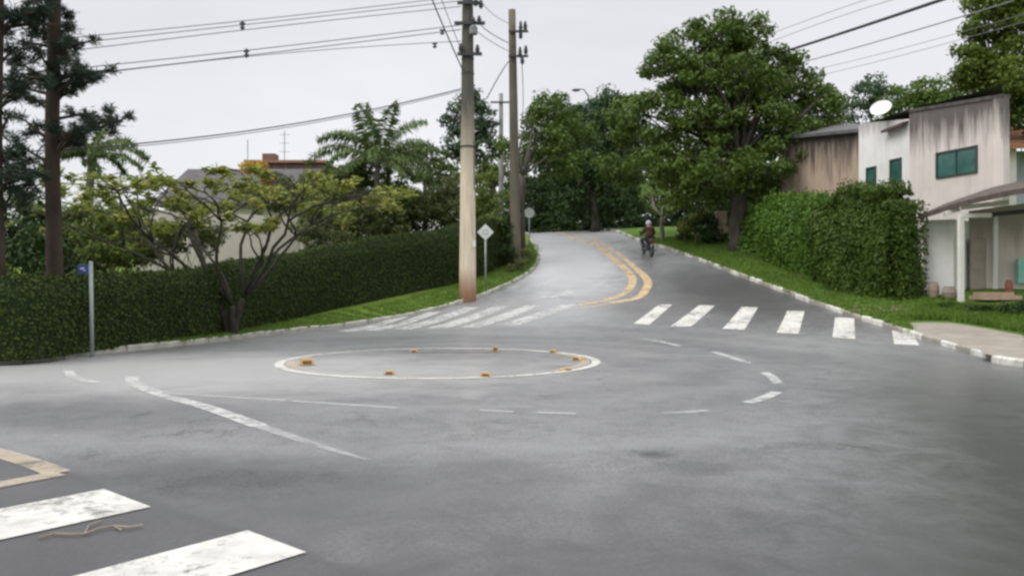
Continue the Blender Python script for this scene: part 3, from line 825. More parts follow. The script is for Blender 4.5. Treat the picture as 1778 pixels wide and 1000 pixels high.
tree("spreading_tree", "large dark green domed tree with gaps of sky, right of the hill road", bt, big, .42, 4.2, GREEN, clump=.62, dens=1.0, per=74, leaf=(.30, .17), seed=21, fill=.5)
# trees behind and beside the road on the left of it
tree("roadside_tree", "mid green tree rising just right of the second pole above the bend", gb(907, 452), [LB(955, 185, 46, 42, 34), LB(985, 225, 47, 46, 40), LB(940, 245, 45, 44, 36), LB(900, 262, 44, 34, 26), LB(975, 278, 45, 52, 34), LB(1010, 250, 48, 30, 34), LB(925, 205, 46, 18, 22)],
     .2, 4.5, GREEN, clump=.6, dens=1.0, per=60, leaf=(.3, .18), seed=31)
tree("round_tree", "rounded blue green tree standing behind the tall pole at its left", wb(815, 47), [LB(815, 178, 47, 36, 26), LB(790, 205, 47, 26, 22), LB(838, 205, 47, 26, 24), LB(812, 232, 47, 44, 26), LB(835, 262, 46, 34, 24), LB(795, 258, 47, 30, 22)],
     .2, 4.5, GREEN_B, clump=.55, dens=1.0, per=55, leaf=(.3, .18), seed=33)
tree("far_tree", "dark blue green tree in the gap beyond the top of the road", wb(1020, 72), [LB(1030, 215, 72, 50, 38), LB(1062, 185, 72, 40, 26), LB(1000, 262, 71, 48, 36), LB(1050, 280, 70, 56, 42), LB(985, 320, 70, 54, 32), LB(1080, 330, 70, 50, 36)],
     .35, 5, GREEN_B, clump=.9, dens=1.0, per=60, leaf=(.42, .25), seed=35)
def bush(name, label, base, lobes, mat, cat='shrub', **kw):
    kw.setdefault('clump', .45); kw.setdefault('per', 60); kw.setdefault('leaf', (.2, .12))
    return tree(name, label, base, lobes, kw.pop('tr', .07), kw.pop('fh', .5), mat, cat, parts=('stem', 'foliage'), **kw)
def wall_lobes(x0, x1, y0, y1, d, step=44, seed=0):
    rr = random.Random(seed); out = []
    y = y0
    while y <= y1:
        x = x0 + rr.uniform(-8, 8)
        while x <= x1:
            out.append(LB(x, y + rr.uniform(-8, 8), d + rr.uniform(-1.5, 1.5), step * rr.uniform(.6, .8), step * rr.uniform(.5, .68)))
            x += step * .85
        y += step * .72
    return out
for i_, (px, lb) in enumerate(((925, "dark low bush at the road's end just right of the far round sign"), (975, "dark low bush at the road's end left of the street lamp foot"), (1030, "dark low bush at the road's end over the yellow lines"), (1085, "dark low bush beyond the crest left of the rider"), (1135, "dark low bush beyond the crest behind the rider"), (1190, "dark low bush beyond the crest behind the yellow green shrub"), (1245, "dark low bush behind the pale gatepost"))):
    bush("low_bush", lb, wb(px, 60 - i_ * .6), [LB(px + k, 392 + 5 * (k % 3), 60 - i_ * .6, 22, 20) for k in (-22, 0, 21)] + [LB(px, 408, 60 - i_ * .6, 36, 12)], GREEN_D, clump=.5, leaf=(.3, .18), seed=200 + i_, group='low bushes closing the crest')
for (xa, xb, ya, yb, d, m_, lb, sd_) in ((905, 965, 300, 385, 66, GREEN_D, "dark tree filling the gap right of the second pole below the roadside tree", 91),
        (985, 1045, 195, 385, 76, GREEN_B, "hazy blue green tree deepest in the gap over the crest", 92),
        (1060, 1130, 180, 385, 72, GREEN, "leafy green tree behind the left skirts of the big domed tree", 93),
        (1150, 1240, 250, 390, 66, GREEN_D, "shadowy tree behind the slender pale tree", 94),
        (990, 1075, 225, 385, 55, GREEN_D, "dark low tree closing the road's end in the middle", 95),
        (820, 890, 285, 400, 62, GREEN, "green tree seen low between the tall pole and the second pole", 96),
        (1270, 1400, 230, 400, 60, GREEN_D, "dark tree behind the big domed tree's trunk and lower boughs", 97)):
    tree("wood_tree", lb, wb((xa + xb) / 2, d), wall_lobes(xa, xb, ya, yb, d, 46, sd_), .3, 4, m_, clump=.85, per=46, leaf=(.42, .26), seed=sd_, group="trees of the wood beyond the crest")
for (xa, xb, ya, yb, d, m_, lb, sd_) in ((-60, 85, 365, 460, 27, GREEN_D, "dark shrub behind the hedge left of the pine trunk", 106), (105, 260, 375, 460, 28, GREEN_O, "olive shrub behind the hedge between pine trunk and low spreading tree", 107), (250, 380, 400, 430, 28, GREEN_O, "olive shrub between the clipped hedge and the cream wall, left part", 101),
        (540, 640, 370, 420, 35, GREEN_O, "olive shrub above the clipped hedge right of the low spreading tree", 103),
        (600, 705, 300, 400, 40, GREEN, "lush green shrub mass round the foot of the feathery palm", 108),
        (660, 800, 335, 410, 43, GREEN_D, "dark green shrub mass behind the hedge left of the tall pole", 104),
        (470, 600, 320, 350, 42, GREEN_O, "olive shrub in front of the slate roof's right end", 105)):
    tree("garden_shrub", lb, wb((xa + xb) / 2, d), wall_lobes(xa, xb, ya, yb, d, 34, sd_), .06, .5, m_, 'shrub', clump=.35, per=44, leaf=(.2, .12), seed=sd_, parts=('stem', 'foliage'), group="garden shrubs behind the clipped hedge")
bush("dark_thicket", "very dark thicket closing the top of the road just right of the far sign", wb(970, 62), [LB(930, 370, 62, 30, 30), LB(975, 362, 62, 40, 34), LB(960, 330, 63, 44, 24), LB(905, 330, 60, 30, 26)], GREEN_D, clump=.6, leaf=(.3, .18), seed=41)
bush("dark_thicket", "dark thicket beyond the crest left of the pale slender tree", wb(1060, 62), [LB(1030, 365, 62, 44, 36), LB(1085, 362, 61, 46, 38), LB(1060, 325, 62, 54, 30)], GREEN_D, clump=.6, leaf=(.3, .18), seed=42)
tree("slender_tree", "slender pale green young tree with a light brown trunk at the top right bend", gb(1150, 418), [LB(1142, 345, 49, 28, 24), LB(1158, 362, 48, 18, 16), LB(1130, 330, 49, 16, 14)], .14, 1.4, mat_leaf("pale young leaf", (.14, .22, .05), (.26, .36, .10), .35), bark=BARK_L, clump=.4, per=50, leaf=(.2, .12), seed=43)
bush("dark_shrub", "dark shrub under the big tree between pale slender tree and gatepost", gb(1208, 428), [LB(1200, 405, 44, 24, 22), LB(1225, 385, 43, 30, 32), LB(1185, 380, 45, 22, 28), LB(1240, 410, 42, 24, 18)], GREEN_D, seed=44, leaf=(.24, .14))
bush("yellow_shrub", "yellow green shrub at the foot of the big tree right of the rider", gb(1190, 424), [LB(1190, 388, 42.5, 16, 16), LB(1208, 372, 42.5, 16, 14)], GREEN_Y, seed=45)
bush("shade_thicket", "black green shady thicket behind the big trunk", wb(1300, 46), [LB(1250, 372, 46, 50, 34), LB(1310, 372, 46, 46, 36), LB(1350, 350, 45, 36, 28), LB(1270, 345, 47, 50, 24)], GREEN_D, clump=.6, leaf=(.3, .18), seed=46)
bush("yellow_green_bush", "tall yellow green bush between the tall pole and the second pole", wb(850, 41), [LB(848, 320, 41, 22, 24), LB(865, 350, 41, 26, 22), LB(838, 352, 41, 20, 20), LB(855, 385, 40, 30, 20)], mat_leaf("lime leaf", (.10, .15, .03), (.20, .26, .06), .35), seed=47)
bush("dark_bush", "dark bush behind the diamond sign at the end of the clipped hedge", wb(865, 40.5), [LB(868, 398, 39.5, 26, 22), LB(885, 375, 40, 22, 24), LB(880, 430, 39, 16, 20)], GREEN_D, seed=48)
bush("low_plant", "small brown green plant clump at the foot of the second pole", gb(903, 474), [LB(892, 468, 37.5, 10, 10), LB(908, 458, 37.5, 12, 12), LB(915, 440, 38.5, 10, 12)], GREEN_O, clump=.22, per=40, leaf=(.14, .08), seed=49, tr=.03, fh=.15)
bush("garden_bush", "dark olive bush above the hedge just left of the tall pole", wb(745, 40), [LB(745, 360, 40, 50, 36), LB(790, 350, 40, 26, 40), LB(705, 372, 40, 40, 26), LB(765, 320, 41, 34, 26)], GREEN_O, clump=.5, leaf=(.24, .14), seed=51)
tree("garden_tree", "rounded mid green tree right of the feathery palm", wb(738, 45), [LB(738, 278, 45, 40, 24), LB(715, 262, 45, 24, 16), LB(768, 292, 45, 26, 22), LB(745, 310, 45, 40, 18)], .15, 4.4, GREEN, clump=.5, per=55, leaf=(.26, .15), seed=52)
bush("garden_bush", "olive bush with yellowish leaves below the feathery palm", wb(600, 38), [LB(560, 345, 38, 40, 34), LB(600, 330, 39, 36, 34), LB(640, 360, 38, 40, 32), LB(575, 385, 37, 50, 26), LB(665, 395, 38, 46, 22)], GREEN_O, clump=.45, leaf=(.2, .12), seed=53)
bush("garden_bush", "bright yellow green bush in front of the dark roofed house", wb(560, 33), [LB(540, 365, 33, 26, 10), LB(580, 372, 33, 24, 12)], GREEN_Y, clump=.3, leaf=(.16, .09), seed=54)
bush("flowering_treetop", "bush with orange yellow blossom in front of the brick coloured parapet", wb(445, 40), [LB(442, 296, 40, 22, 15), LB(460, 310, 40, 16, 10)], mat_leaf("orange blossom", (.35, .22, .03), (.62, .42, .05), .3), clump=.35, leaf=(.2, .14), seed=55, fh=3.2)
bush("back_hedge_shrub", "dark green shrub above the hedge left of the street name post", wb(40, 24), [LB(10, 455, 24, 60, 40), LB(70, 440, 24, 46, 36), LB(-50, 450, 24, 50, 50), LB(125, 460, 24, 34, 30)], GREEN_D, clump=.45, leaf=(.2, .12), seed=56)
bush("garden_shrub", "green shrub with yellow tips between pine trunk and candelabra tree", wb(190, 26), [LB(160, 400, 26, 40, 34), LB(200, 380, 26, 30, 26), LB(130, 365, 27, 26, 20), LB(180, 440, 26, 50, 24), LB(60, 390, 27, 40, 24), LB(40, 350, 27, 26, 16)], mat_leaf("mixed leaf", (.05, .085, .02), (.16, .21, .04), .3), clump=.4, per=42, leaf=(.18, .10), seed=57)
# background behind the house on the right
tree("distant_tree", "pale hazy green treetop above the roofs left of the dish", wb(1520, 75), [LB(1508, 158, 75, 34, 28), LB(1545, 178, 75, 46, 22), LB(1480, 195, 75, 30, 22)], .3, 5, GREEN_B, clump=.8, leaf=(.4, .24), per=50, seed=61)
tree("distant_tree", "mid green treetops behind the stained parapet of the house", wb(1620, 62), [LB(1595, 168, 62, 50, 28), LB(1640, 178, 60, 40, 30), LB(1560, 195, 62, 44, 24), LB(1690, 175, 60, 50, 34)], .3, 5, GREEN, clump=.7, leaf=(.36, .2), per=55, seed=62)
bx_, by_ = (1745 - 889) / F * 34, 34
tree("overhanging_tree", "big dark green tree leaning in at the upper right corner", (bx_, by_, Tf(bx_, by_)), [LB(1745, 40, 30, 60, 60), LB(1710, 110, 30, 56, 40), LB(1775, 130, 29, 60, 60), LB(1730, 165, 30, 50, 26), LB(1790, 200, 29, 46, 40), LB(1700, 60, 30, 22, 14), LB(1668, 93, 30, 26, 10), LB(1690, 60, 30, 30, 16), LB(1700, 20, 30, 36, 20), LB(1705, 125, 30, 44, 30), LB(1755, 150, 29.5, 50, 40), LB(1735, -20, 30, 70, 50), LB(1800, 30, 30, 60, 60), LB(1690, 140, 31, 30, 20)],
     .35, 6, mat_leaf("yellowish olive leaf", (.055, .09, .014), (.17, .23, .04), .3, .5), clump=.42, per=60, leaf=(.22, .13), seed=63, fill=.35)  # lighter, yellower olive leaf
bush("lime_bush", "bright green bush between the tall house wall and the tiled roof at the right edge", wb(1765, 32), [LB(1765, 205, 32, 28, 34), LB(1790, 180, 32, 30, 30)], mat_leaf("bright leaf", (.07, .13, .02), (.16, .25, .04), .35), clump=.4, seed=64, fh=3)

# candelabra-shaped tree with bare spreading limbs and tip rosettes
fr_mat = mat_leaf("tip leaf yellow green", (.08, .11, .03), (.34, .38, .08), .4, .5, yellow=((.46, .42, .12), .93))
def rosette_tree(base, label, seed=5):
    root = empty("frangipani_tree", base, label, 'tree')
    mb = MB(); rr = random.Random(seed); tips = []
    s = base[1] / F
    def tgt(px, py, dd=0): return Vector(P(px, py, base[1] + dd))
    ZMAX = P(0, 325, base[1])[2]
    def grow(a, b, r, depth):
        pts = limb(mb, a, b, r, r * .6, n=5, bow=.10, seed=rr.randint(0, 9999), seg=7)
        end = pts[-1]
        if depth == 0: tips.append(end); return
        d = (Vector(b) - Vector(a)).normalized(); L_ = (Vector(b) - Vector(a)).length
        for k in range(rr.choice((2, 3, 3))):
            nd_ = (d + Vector((rr.uniform(-1, 1), rr.uniform(-1, 1), rr.uniform(-.45, .45))) * .95)
            room = (ZMAX - end.z) / 1.2; nd_.z = min(nd_.z, room * .6); nd_.normalize()
            grow(end, end + nd_ * L_ * rr.uniform(.42, .7), r * .55, depth - 1)
    b = Vector(base)
    f1 = b + Vector((-.3, 0, .75)); f2 = b + Vector((.28, .1, 1.1)); f3 = b + Vector((.0, -.1, .9))
    for f in (f1, f2, f3): limb(mb, b - Vector((0, 0, .15)), f, .13, .085, bow=.05, seed=rr.randint(0, 99))
    for f, t in ((f1, tgt(300, 445)), (f1, tgt(265, 420, -1)), (f1, tgt(335, 400, 1)), (f2, tgt(430, 385, .5)), (f2, tgt(470, 390, -.8)), (f2, tgt(515, 410, .5)), (f3, tgt(385, 385, -1.2)), (f3, tgt(350, 430, 1.4)), (f2, tgt(540, 390, 1)), (f1, tgt(245, 395, 1)), (f1, tgt(300, 475, -.6)), (f2, tgt(455, 455, -.7)), (f1, tgt(215, 430, .3)), (f2, tgt(500, 385, -1.2)), (f3, tgt(330, 375, .5))):
        grow(f, t, .06, 3)
    wparent(mb.build("trunk", mat_rough("dark wet bark", (.022, .020, .015), (.055, .050, .036), 5, .9, .7, 14), smooth=True), root)
    rng = np.random.default_rng(seed); Q = []
    for t in tips:
        k = rng.integers(12, 24); c = np.array(t)
        ang = rng.uniform(0, 2 * math.pi, k); elv = rng.uniform(-.25, .8, k)
        dr = np.stack([np.cos(ang) * np.cos(elv), np.sin(ang) * np.cos(elv), np.sin(elv)], 1)
        ln_ = rng.uniform(.10, .30, k)[:, None]
        pos = c + dr * ln_ * .55 + rng.normal(size=(k, 3)) * .05 - np.array([0, 0, .05])
        nrm = np.array([0, 0, 1]) + rng.normal(size=(k, 3)) * .4
        Q.append(leaf_quads(pos, nrm, .24, .10, rng=rng, axis=dr))
    quads_mesh("crown", np.concatenate(Q), fr_mat, root)
    return root
rosette_tree(gb(405, 582), "low spreading tree with forked limbs and yellow green leaf tips before the dark hedge")

# pines at the left edge
def pine(name, label, base, height, r, tuftlist, seed, nrand=0, rx=(0, 0), rz=(0, 0)):
    root = empty(name, base, label, 'tree'); rr = random.Random(seed); b = Vector(base)
    mb = MB(); pts = []; rad = []
    for i in range(9):
        t = i / 8; pts.append(b + Vector((math.sin(i * 1.3) * .03, 0, height * t - .2))); rad.append(r * (1.2 if i == 0 else 1 - .45 * t))
    mb.tube(pts, rad, 12)
    tips = []
    for (px, py, dd) in tuftlist:
        e = Vector(P(px, py, base[1] + dd)); st = Vector((b.x, b.y, max(b.z + 1.5, e.z - rr.uniform(.1, .6))))
        limb(mb, st, e, .045, .015, bow=.06, seed=rr.randint(0, 999), seg=5); tips.append(e)
        for q in range(rr.randint(1, 3)):
            o_ = st.lerp(e, rr.uniform(.45, .95)); e2 = o_ + Vector((rr.uniform(-.3, .3), rr.uniform(-.5, .5), rr.uniform(-.15, .3)))
            limb(mb, o_, e2, .018, .008, n=3, seed=rr.randint(0, 999), seg=4); tips.append(e2)
    for q in range(nrand):
        z = rr.uniform(*rz); a = rr.uniform(0, 2 * math.pi); l = rr.uniform(*rx)
        st = Vector((b.x, b.y, z)); e = st + Vector((math.cos(a) * l, math.sin(a) * l, rr.uniform(-.1, .5)))
        limb(mb, st, e, .04, .012, bow=.06, seed=rr.randint(0, 999), seg=5); tips.append(e)
        for q2 in range(4):
            o_ = st.lerp(e, rr.uniform(.35, .95)); e2 = o_ + Vector((rr.uniform(-.4, .4), rr.uniform(-.5, .5), rr.uniform(-.2, .3)))
            limb(mb, o_, e2, .016, .008, n=3, seed=rr.randint(0, 999), seg=4); tips.append(e2)
    wparent(mb.build("trunk", BARK_P, smooth=True), root)
    rng = np.random.default_rng(seed); Q = []
    for t in tips:
        k = 100; d = sph(k, rng); d[:, 2] = d[:, 2] * .75 + .1
        ln_ = rng.uniform(.10, .24, k)[:, None]
        pos = np.array(t) + d * ln_ * .5 + rng.normal(size=(k, 3)) * .045
        nr = np.cross(d, sph(k, rng))
        Q.append(leaf_quads(pos, nr, .16, .022, rng=rng, axis=d * 4))
    quads_mesh("needles", np.concatenate(Q), PINEL, root)
    return root
pb = gb(93, 613)
pine("pine_tree", "tall brown trunked pine standing left of the street name post with tufted branches", pb, 10.5, .185,
     [(163, 70, 0), (135, 78, .4), (120, 68, -.5), (122, 48, .5), (195, 122, 0), (172, 135, .3), (150, 128, -.4), (125, 140, .5), (118, 130, 0), (140, 150, .2), (225, 202, 0), (200, 210, .4), (188, 205, -.4), (165, 218, 0), (150, 200, .4), (130, 225, -.3), (120, 245, .3), (145, 235, 0), (112, 160, .5),
      (60, 60, 0), (40, 75, .5), (30, 110, 0), (55, 130, -.5), (20, 40, .6), (65, 20, 0), (105, 15, .3), (90, 5, -.4), (50, 5, .5), (80, 60, .8), (110, 95, .4), (70, 95, -.6), (25, 150, .3), (50, 170, .6), (35, 205, 0), (60, 230, .5), (30, 250, .3)], 71, 4, (.6, 1.6), (7.6, 10))
eb = (P(-3, 500, 15.5)[0], 15.5, Tf(-10, 15.5) + HK)
pine("pine_tree", "dark pine trunk cut by the left edge of the picture with green branches", eb, 10, .12,
     [(25, 270, 0), (40, 290, .3), (60, 300, 0), (30, 305, -.4), (75, 305, .3), (50, 320, .4), (20, 330, 0), (35, 340, .5), (15, 200, 0), (28, 170, .3), (45, 150, 0), (30, 20, 0), (45, 30, .3), (20, 90, .3), (60, 280, 1)], 72, 7, (.5, 1.4), (5.5, 9.5))

# palms
def palm(label, base, trunk_top, r, fronds, seed, flen_w=.55, name="palm_tree"):
    root = empty(name, base, label, 'palm tree')
    mb = MB(); b = Vector(base); t = Vector(trunk_top)
    pts = [b.lerp(t, i / 7) + Vector((.05 * math.sin(i), 0, 0)) for i in range(8)]
    mb.tube(pts, [r * (1.25 if i == 0 else 1 - .25 * i / 7) for i in range(8)], 10)
    mb.tube([t, t + Vector((0, 0, .5))], [r * .9, r * .35], 8)
    wparent(mb.build("trunk", BARK_L, smooth=True), root)
    rng = np.random.default_rng(seed)
    for fi, (ax, ay, az, L_, droop) in enumerate(fronds):
        d = Vector((ax, ay, az)).normalized(); n = 22; sp = []
        p = t + Vector((0, 0, .35)); v = d.copy(); stp = L_ / n
        for i in range(n + 1):
            sp.append(np.array(p)); p = p + v * stp; v = (v + Vector((0, 0, -droop / n * (.4 + 1.4 * i / n)))).normalized()
        sp = np.array(sp); fm = MB(); fm.tube([tuple(q) for q in sp], [.022 * (1 - .8 * i / n) + .004 for i in range(n + 1)], 4)
        Q = []
        tan = unit(np.gradient(sp, axis=0))
        for k in range(26, 26 + 1): pass
        m = 84; u = np.linspace(.10, .99, m) * n; i0 = np.minimum(u.astype(int), n - 1); fr = (u - i0)[:, None]
        c = sp[i0] * (1 - fr) + sp[i0 + 1] * fr; tt = tan[i0]
        side = unit(np.cross(tt, np.array([0, 0, 1.]) + rng.normal(size=(m, 3)) * .05))
        w = flen_w * np.sin(np.linspace(.25, math.pi * .97, m)) ** .6
        for sgn in (-1, 1):
            dirv = unit(side * sgn + tt * .55 + np.array([0, 0, -.75]) + rng.normal(size=(m, 3)) * .18)
            pos = c + dirv * w[:, None] * .5
            nr = unit(np.cross(dirv, tt) + rng.normal(size=(m, 3)) * .2)
            q = leaf_quads(pos, nr, 1.0, .075, .2, rng, axis=dirv * 8)
            mid = q.mean(1, keepdims=True); sc = w[:, None, None]
            dl = (q - mid); al = np.sum(dl * dirv[:, None, :], axis=2, keepdims=True) * dirv[:, None, :]
            q = mid + al * sc + (dl - al)
            Q.append(q)
        quads_mesh("frond", np.concatenate(Q), [PALML, PALML], root, extra=fm)
    return root
pd = 38.0
pt = P(655, 292, pd)
palm("feathery green palm standing above the hedge left of the tall pole", wb(655, pd), pt, .17,
     [(-.9, .1, .75, 4.2, 2.1), (-.75, -.6, .55, 3.4, 2.3), (-.15, .1, 1, 3.0, .5), (-.45, .3, .9, 3.4, 1.7), (.8, .1, .9, 3.6, 2.0), (.45, .2, 1.0, 3.6, 1.6), (.95, -.4, .45, 3.0, 2.2), (.1, -.9, .6, 3.0, 2.1), (-.5, -.6, .2, 2.6, 2.0), (.6, .7, .4, 3.0, 2.0), (-.5, .8, .3, 3.0, 2.0), (.9, .5, .8, 3.5, 2.2), (-1, .2, .2, 2.6, 1.6), (.7, -.5, .15, 2.4, 1.8), (-.6, -.1, .95, 3.6, 2.3), (.25, -.3, 1.1, 3.2, 1.2), (-.2, -.4, 1.1, 3.0, 1.0), (1, .1, .55, 3.4, 2.4)], 81, .78)
pd = 30.0
pt = P(157, 285, pd)
palm("dark drooping palm behind the pine at the left", wb(157, pd), pt, .19,
     [(.9, .1, .55, 2.4, 1.7), (1, -.2, .15, 2.5, 1.1), (-.8, .2, .6, 2.0, 1.9), (-.9, -.1, .2, 2.0, 1.4), (.2, .2, 1, 1.6, 1.2), (.5, -.8, .4, 1.9, 1.8), (-.5, .7, .5, 1.9, 1.8), (-.3, -.9, .5, 1.8, 1.9), (.4, .9, .3, 1.9, 1.8), (.6, .3, .9, 1.9, 2.0), (-.5, -.3, .9, 1.8, 2.0), (.3, -.3, -.3, 1.3, .8), (-.4, .2, .9, 1.7, 1.6)], 82, .34)

# ------------------------------------------------------------------ utility poles and wires
def insulator(c, h=.32, r=.075, root=None, parts=None):
    mb = MB(); x, y, z = c
    pr = [(0, .02), (.15, .02), (.18, .075), (.3, .05), (.36, .085), (.5, .05), (.56, .085), (.72, .045), (.8, .06), (1, .03)]
    mb.tube([(x, y, z + a * h) for a, _ in pr], [b * r / .085 for _, b in pr], 10)
    o = mb.build("insulator", PORC, smooth=True); wparent(o, root); return o
def pole_mat(name, top_dark_z, span, foot_z):
    m, nt, b, o = newmat(name); V = objvec(nt); sep = nd(nt, "ShaderNodeSeparateXYZ"); nt.links.new(V, sep.inputs[0])
    vs = objvec(nt, (6, 6, .5)); st = noise(nt, 1.5, 5, .6, vs)
    c = mixc(nt, ramp(nt, st, .3, .7), (.50, .42, .31), (.70, .61, .47))
    z = math_(nt, 'ADD', sep.outputs['Z'], math_(nt, 'MULTIPLY', math_(nt, 'SUBTRACT', st, .5), 3.0))
    c = mixc(nt, ramp(nt, z, top_dark_z - span, top_dark_z, 0, .93), c, (.05, .05, .045))       # grimy algae-black upper shaft
    c = mixc(nt, ramp(nt, math_(nt, 'ADD', sep.outputs['Z'], math_(nt, 'MULTIPLY', st, .5)), foot_z + .2, foot_z + 1.3, .8, 0), c, (.46, .22, .11))   # red soil splashed up the foot
    nt.links.new(c, b.inputs['Base Color']); b.inputs['Roughness'].default_value = .88
    bump(nt, b, noise(nt, 12, 5, .6, V), .25, .02)
    return m
p1 = gb(812, 518); D1 = p1[1]; s1 = D1 / F
root1 = empty("utility_pole", p1, "tall thick pale concrete pole with reddish foot and dark top on the left verge", 'utility pole', 'concrete utility poles beside the road')
mb = MB(); H1 = 14.5
mb.tube([(p1[0], p1[1], p1[2] - .3 + H1 * t) for t in np.linspace(0, 1, 10)], list(np.linspace(.355, .20, 10)), 18)
wparent(mb.build("shaft", pole_mat("tall pole concrete", 9.0, 3.0, p1[2] + .2), smooth=True), root1)
for zz, nm in ((P(0, 98, D1)[2], 0), (P(0, 45, D1)[2], 1), (P(0, 10, D1)[2], 2)):
    mb = MB(); mb.box((p1[0] + .1, p1[1] - .3, zz), (.62 if nm == 1 else .5, .05, .06)); 
    wparent(mb.build("crossarm", IRON), root1)
for px, py in ((822, 42), (832, 40), (829, 90), (800, 88), (826, 8), (835, 12)):
    x, y, z = P(px, py, D1 - .3); insulator((x, y, z - .1), .38, .11, root1)
mb = MB(); mb.tube([P(822, 60, D1 - .35), P(822, 48, D1 - .35)], .17, 12); mb.tube([P(822, 48, D1 - .35), P(822, 44, D1 - .35)], [.17, .05], 12)
wparent(mb.build("cutout_box", mat_rough("grey equipment paint", (.16, .17, .17), (.24, .25, .25), 4, .5, .05), smooth=False), root1)
mb = MB(); mb.box(P(823, 423, D1 - .28), (.07, .012, .13)); wparent(mb.build("number_plate", FLAT_W), root1)
for zz in (7.2, 10.2, 10.8):
    mb = MB(); rr_ = .355 - (.155) * (zz - p1[2]) / H1 + .006
    mb.tube([(p1[0], p1[1], zz), (p1[0], p1[1], zz + .08)], rr_ + .005, 18); wparent(mb.build("band", IRON, smooth=False), root1)
mb = MB(); mb.tube([P(822, 330, D1 - .1), P(821, 250, D1 - .1), P(817, 170, D1 - .1), P(815, 100, D1 - .1)], .06, 6); wparent(mb.build("conduit", IRON), root1)

p2 = gb(896, 463); D2 = p2[1]
root2 = empty("utility_pole", p2, "second dark greenish pole with its flat top visible, behind the tall thick pole", 'utility pole', 'concrete utility poles beside the road')
top2 = P(889, 18, D2)
mb = MB(); mb.tube([(p2[0] + (top2[0] - p2[0]) * t, p2[1], p2[2] - .3 + (top2[2] - p2[2] + .3) * t) for t in np.linspace(0, 1, 9)], list(np.linspace(.28, .18, 9)), 16)
wparent(mb.build("shaft", mat_rough("mossy concrete", (.075, .068, .05), (.15, .13, .095), 1.5, .9, .3, stretch=(1, 1, .3)), smooth=True), root2)
for py in (55, 98):
    mb = MB(); mb.box(P(900, py, D2 - .25), (.5, .05, .05)); wparent(mb.build("crossarm", IRON), root2)
for px, py, h in ((904, 50, .75), (912, 46, .5), (904, 62, .4), (903, 92, .6), (913, 88, .5), (907, 106, .4)):
    x, y, z = P(px, py, D2 - .25); insulator((x, y, z - h / 2), h, .12, root2)
p3 = wb(870, 58)
root3 = empty("utility_pole", p3, "thin grey far pole seen between the two nearer poles", 'utility pole', 'concrete utility poles beside the road')
top3 = P(870, 163, 58)
mb = MB(); mb.tube([(p3[0], p3[1], p3[2] - .2 + (top3[2] - p3[2] + .2) * t) for t in np.linspace(0, 1, 6)], list(np.linspace(.2, .15, 6)), 10)
wparent(mb.build("shaft", mat_rough("far grey concrete", (.2, .19, .19), (.28, .27, .26), 1.5, .9, .2), smooth=True), root3)
mb = MB(); mb.box(P(870, 178, 57.8), (.8, .05, .06)); wparent(mb.build("crossarm", IRON), root3)

def wire(label, pts, r=.012, mat=CABLE, name="overhead_wire", group="overhead wires and cables"):
    """a cable hanging in a parabola through three world points"""
    A, B, C = (np.array(P(*p)) for p in pts)
    t = np.linalg.norm((B - A)[:2]) / (np.linalg.norm((B - A)[:2]) + np.linalg.norm((C - B)[:2]) + 1e-9)
    # quadratic through A at 0, B at t, C at 1
    M = np.array([[0, 0, 1], [t * t, t, 1], [1, 1, 1]]); co = np.linalg.solve(M, np.stack([A, B, C]))
    u = np.linspace(0, 1, 28); q = np.outer(u * u, co[0]) + np.outer(u, co[1]) + co[2]
    o_ = q[0].copy(); mb = MB(); mb.tube([tuple(k - o_) for k in q], r, 6, cap=True)
    o = mb.build(name, mat, smooth=True, loc=tuple(o_)); tag(o, label, 'wire', group); return o
W = wire
W("uppermost grey wire of the high bundle reaching left past the spacer", [(-60, 82, 24), (420, 37, 29), (800, -6, D1)], .016, CABLE2)
W("middle grey wire of the high bundle reaching left past the spacer", [(-60, 95, 24), (420, 44, 29), (800, 2, D1)], .016, CABLE2)
W("bottom grey wire of the high bundle reaching left past the spacer", [(-60, 112, 24), (420, 53, 29), (800, 12, D1)], .016, CABLE2)
W("upper dark wire of the second bundle reaching left past the spacer", [(-60, 138, 24), (427, 88, 29), (800, 44, D1)], .018, CABLE2)
W("lower dark wire of the second bundle reaching left past the spacer", [(-60, 152, 24), (427, 97, 29), (800, 52, D1)], .018, CABLE2)
W("thin wire sagging from the iron arm below the second bundle", [(-60, 160, 24), (427, 99, 29), (806, 72, D1)], .014, CABLE2)
W("single low dark cable running left from the tall pole above the palm", [(-60, 268, 22), (560, 207, 29), (800, 155, D1)], .022)
W("second strand twined just under the low dark cable", [(-60, 272, 22), (560, 211, 29), (800, 158, D1)], .012)
W("steep dark stay cable coming down to the tall pole from upper left", [(735, -40, 26), (765, 35, 29), (806, 128, D1)], .026)
W("thin steep cable beside the stay cable, just left of the tall pole", [(752, -40, 26), (780, 35, 29), (806, 100, D1)], .014)
W("thick black cable crossing the upper right sky", [(1700, -22, 24), (1480, 52, 32), (1330, 100, 42)], .060)
W("thin grey wire highest above the thick black cable at the right", [(1640, -40, 24), (1480, 8, 32), (1290, 78, 42)], .012, CABLE2)
W("thin grey wire just above the thick black cable at the right", [(1660, -30, 24), (1480, 22, 32), (1300, 88, 42)], .012, CABLE2)
W("dark grey wire just below the thick black cable at the right", [(1760, 2, 24), (1560, 62, 31), (1380, 112, 42)], .022, CABLE2)
W("faint thin wire lowest in the right sky ending in the treetops", [(1790, 35, 24), (1560, 98, 31), (1380, 140, 42)], .010, CABLE2)
W("faint thin wire second lowest in the right sky", [(1790, 22, 24), (1560, 86, 31), (1380, 128, 42)], .010, CABLE2)
W("uppermost wire sagging between the tall pole and the second pole", [(826, -18, D1 - .3), (852, 22, 35.5), (893, 45, D2)], .014, CABLE2)
